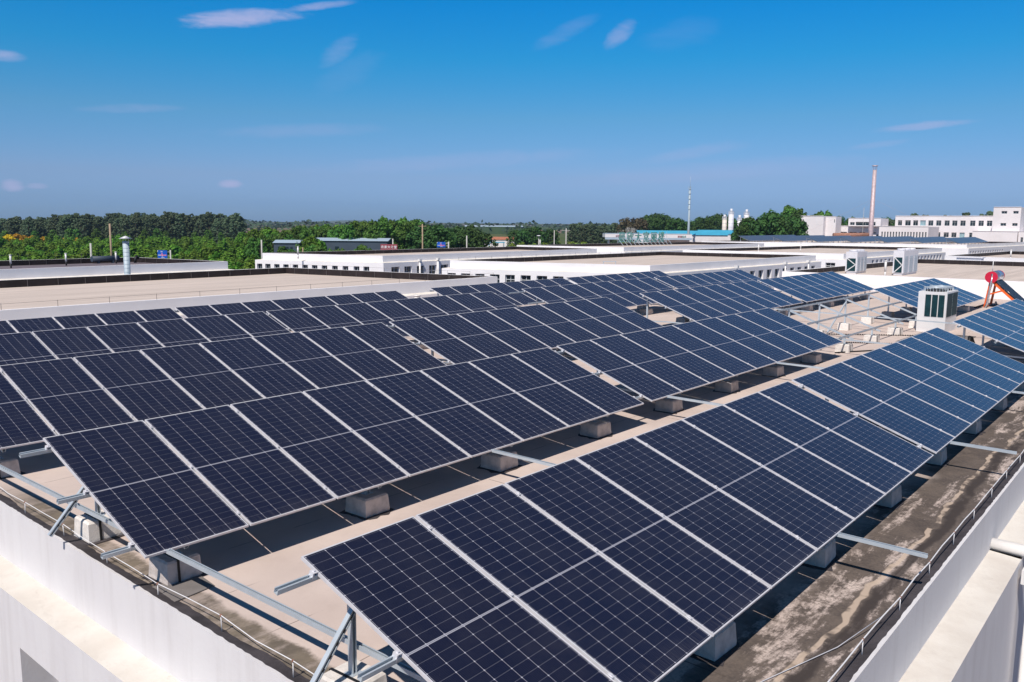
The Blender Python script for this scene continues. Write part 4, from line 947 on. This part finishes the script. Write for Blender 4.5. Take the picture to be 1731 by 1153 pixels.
for (a0,h0),(a1,h1) in zip(hp,hp[1:]):
    p0=polar(a0,7400); p1=polar(a1,7400); q0=polar(a0,8200); q1=polar(a1,8200); r0=polar(a0,8900); r1_=polar(a1,8900)
    hl.face([(*p0,GZ),(*p1,GZ),(*q1,GZ+h1),(*q0,GZ+h0)],smooth=True); hl.face([(*q0,GZ+h0),(*q1,GZ+h1),(*r1_,GZ),(*r0,GZ)],smooth=True)
tag(hl.build('hills',pm('hill cover',(.10,.14,.13),.95,.2,.002)),kind='structure')

hz=MB(); hz.box(-60,2700,-420,2700,GZ-1,70); vm=bpy.data.materials.new('haze air'); vm.use_nodes=True; vn=vm.node_tree
for q in list(vn.nodes):
    if q.type=='BSDF_PRINCIPLED': vn.nodes.remove(q)
pv=vn.nodes.new('ShaderNodeVolumePrincipled'); pv.inputs['Color'].default_value=(.62,.80,1,1); pv.inputs['Density'].default_value=.00013; pv.inputs['Anisotropy'].default_value=.2
vn.links.new(pv.outputs[0],vn.nodes['Material Output'].inputs['Volume'])
if HAZE: tag(hz.build('haze',vm),kind='stuff')
# ------------------------------------------------------------------ light and sky
sc=bpy.context.scene
to_sun=Vector((-.76,-.24,1.0)).normalized(); el=math.asin(to_sun.z)
sd=bpy.data.lights.new('sun','SUN'); sd.energy=4.7; sd.angle=R(.53); sd.color=(1,.925,.85)
so=bpy.data.objects.new('sun',sd); C.objects.link(so); so.rotation_euler=(-to_sun).to_track_quat('-Z','Y').to_euler()
w=bpy.data.worlds.new('World'); sc.world=w; w.use_nodes=True; nt=w.node_tree; N=NT(nt)
bg=nt.nodes['Background']
sky=N.n('ShaderNodeTexSky'); sky.sky_type='NISHITA'; sky.sun_disc=False; sky.sun_elevation=el
sky.sun_rotation=math.atan2(to_sun.x,to_sun.y); sky.air_density=1.0; sky.dust_density=.4; sky.ozone_density=3.0; sky.altitude=50
tc=N.n('ShaderNodeTexCoord'); D=tc.outputs['Generated']
nz=N.n('ShaderNodeVectorMath',operation='NORMALIZE'); N.l(D,nz.inputs[0]); D=nz.outputs[0]
spx=N.n('ShaderNodeSeparateXYZ'); N.l(D,spx.inputs[0])
def dot(vx):
    q=N.n('ShaderNodeVectorMath',operation='DOT_PRODUCT'); N.l(D,q.inputs[0]); q.inputs[1].default_value=vx; return q.outputs['Value']
cmx=N.n('ShaderNodeMapping'); cmx.inputs['Scale'].default_value=(15,15,62); cmx.inputs['Rotation'].default_value=(.12,-.10,0); N.l(D,cmx.inputs[0])
nn=N.noise(cmx.outputs[0],1.0,8,.66,.8); fine=N.noise(cmx.outputs[0],4.2,4,.7,.3)
base_n=N.m('ADD',N.m('MULTIPLY',nn,1.6),N.m('MULTIPLY',fine,.5))
mask=None
for d0,sa,sb,rotd,st in (((.5403,.8141,.2126),.078,.0105,8,.85),((.60,.768,.2285),.050,.0050,10,.55),((.3451,.9252,.1576),.024,.007,0,.7),((.6236,.7598,.1841),.030,.013,38,.24),((.633,.757,.163),.05,.02,30,.08),
   ((.8255,.5249,.2075),.024,.011,36,.42),((.7911,.5748,.2093),.045,.011,24,.16),((.86,.47,.205),.05,.02,10,.07),((.965,.2413,.1027),.055,.0052,4,.5),((.955,.283,.085),.04,.004,6,.2),((.3493,.9364,.0333),.013,.0075,0,.8),((.3692,.9287,.0333),.013,.0040,0,.5),((.5365,.843,.0399),.015,.0055,0,.8),
   ((.8834,.4618,.0801),.07,.009,10,.22),((.60,.795,.10),.12,.009,3,.2),((.73,.678,.07),.2,.012,4,.22),((.90,.43,.06),.2,.014,4,.2),((.45,.885,.115),.06,.006,4,.2)):
    d0=Vector(d0).normalized(); e1=d0.cross(Vector((0,0,1))).normalized(); e2=e1.cross(d0)
    c_,s_=math.cos(R(rotd)),math.sin(R(rotd)); f1=e1*c_+e2*s_; f2=-e1*s_+e2*c_
    da,db=dot(f1),dot(f2)
    a=N.m('DIVIDE',da,sa); b_=N.m('DIVIDE',db,sb)
    rr2=N.m('ADD',N.m('MULTIPLY',a,a),N.m('MULTIPLY',b_,b_))
    den=N.m('SUBTRACT',base_n,N.m('MULTIPLY_ADD',rr2,.95,.10))
    k=N.m('MULTIPLY',N.m('MULTIPLY',N.ramp(den,.0,1.15),st),N.m('GREATER_THAN',dot(d0),.5))
    mask=k if mask is None else N.m('MAXIMUM',mask,k)
hs=N.n('ShaderNodeHueSaturation'); hs.inputs['Hue'].default_value=.5; hs.inputs['Saturation'].default_value=1.25; hs.inputs['Value'].default_value=1.0; N.l(sky.outputs[0],hs.inputs['Color'])
# tint of the air by elevation: deep blue above, lavender at the horizon
cr=N.n('ShaderNodeValToRGB'); N.l(N.m('DIVIDE',spx.outputs[2],.5,clamp=True),cr.inputs[0]); els=cr.color_ramp.elements
TT=((0.0,(.36,.60,1.30)),(.018,(.37,.60,1.30)),(.0517,(.475,.605,1.04)),(.118,(.40,.73,.97)),(.1815,(.135,.837,1.10)),(.239,(.035,.86,1.23)),(.31,(.03,.54,.78)),(.5,(.06,.30,.42)))
els[0].position=0; els[0].color=(*[c/1.3 for c in TT[0][1]],1); els[1].position=1; els[1].color=(*[c/1.3 for c in TT[-1][1]],1)
for p_,c_ in TT[1:-1]:
    e_=els.new(p_/.5); e_.color=(*[c/1.3 for c in c_],1)
gm=N.mix(1.0,hs.outputs[0],cr.outputs[0],'MULTIPLY')
fin=N.mix(N.m('MULTIPLY',mask,.95),gm,(3.5,3.75,5.9))
N.l(fin,bg.inputs['Color']); bg.inputs['Strength'].default_value=.13
# ------------------------------------------------------------------ camera
cam=bpy.data.cameras.new('camera'); co=bpy.data.objects.new('camera',cam); C.objects.link(co); sc.camera=co
rx_=Vector((0.63399147,-0.77329781,0.00808205)); uy_=Vector((0.10210756,0.09406352,0.99031616)); fz_=Vector((0.76656954,0.62702676,-0.13859502))
mt=Matrix((rx_,uy_,-fz_)).transposed().to_4x4(); mt.translation=Vector((-3.56617329,-2.72199029,3.19426588)); co.matrix_world=mt
cam.sensor_fit='HORIZONTAL'; cam.sensor_width=36; cam.lens=36*1429.39/1731; cam.clip_start=.1; cam.clip_end=20000
vs=sc.view_settings; vs.view_transform='Standard'; vs.look='None'; vs.exposure=0; vs.gamma=1
sc.cycles.use_adaptive_sampling=True; sc.cycles.max_bounces=6
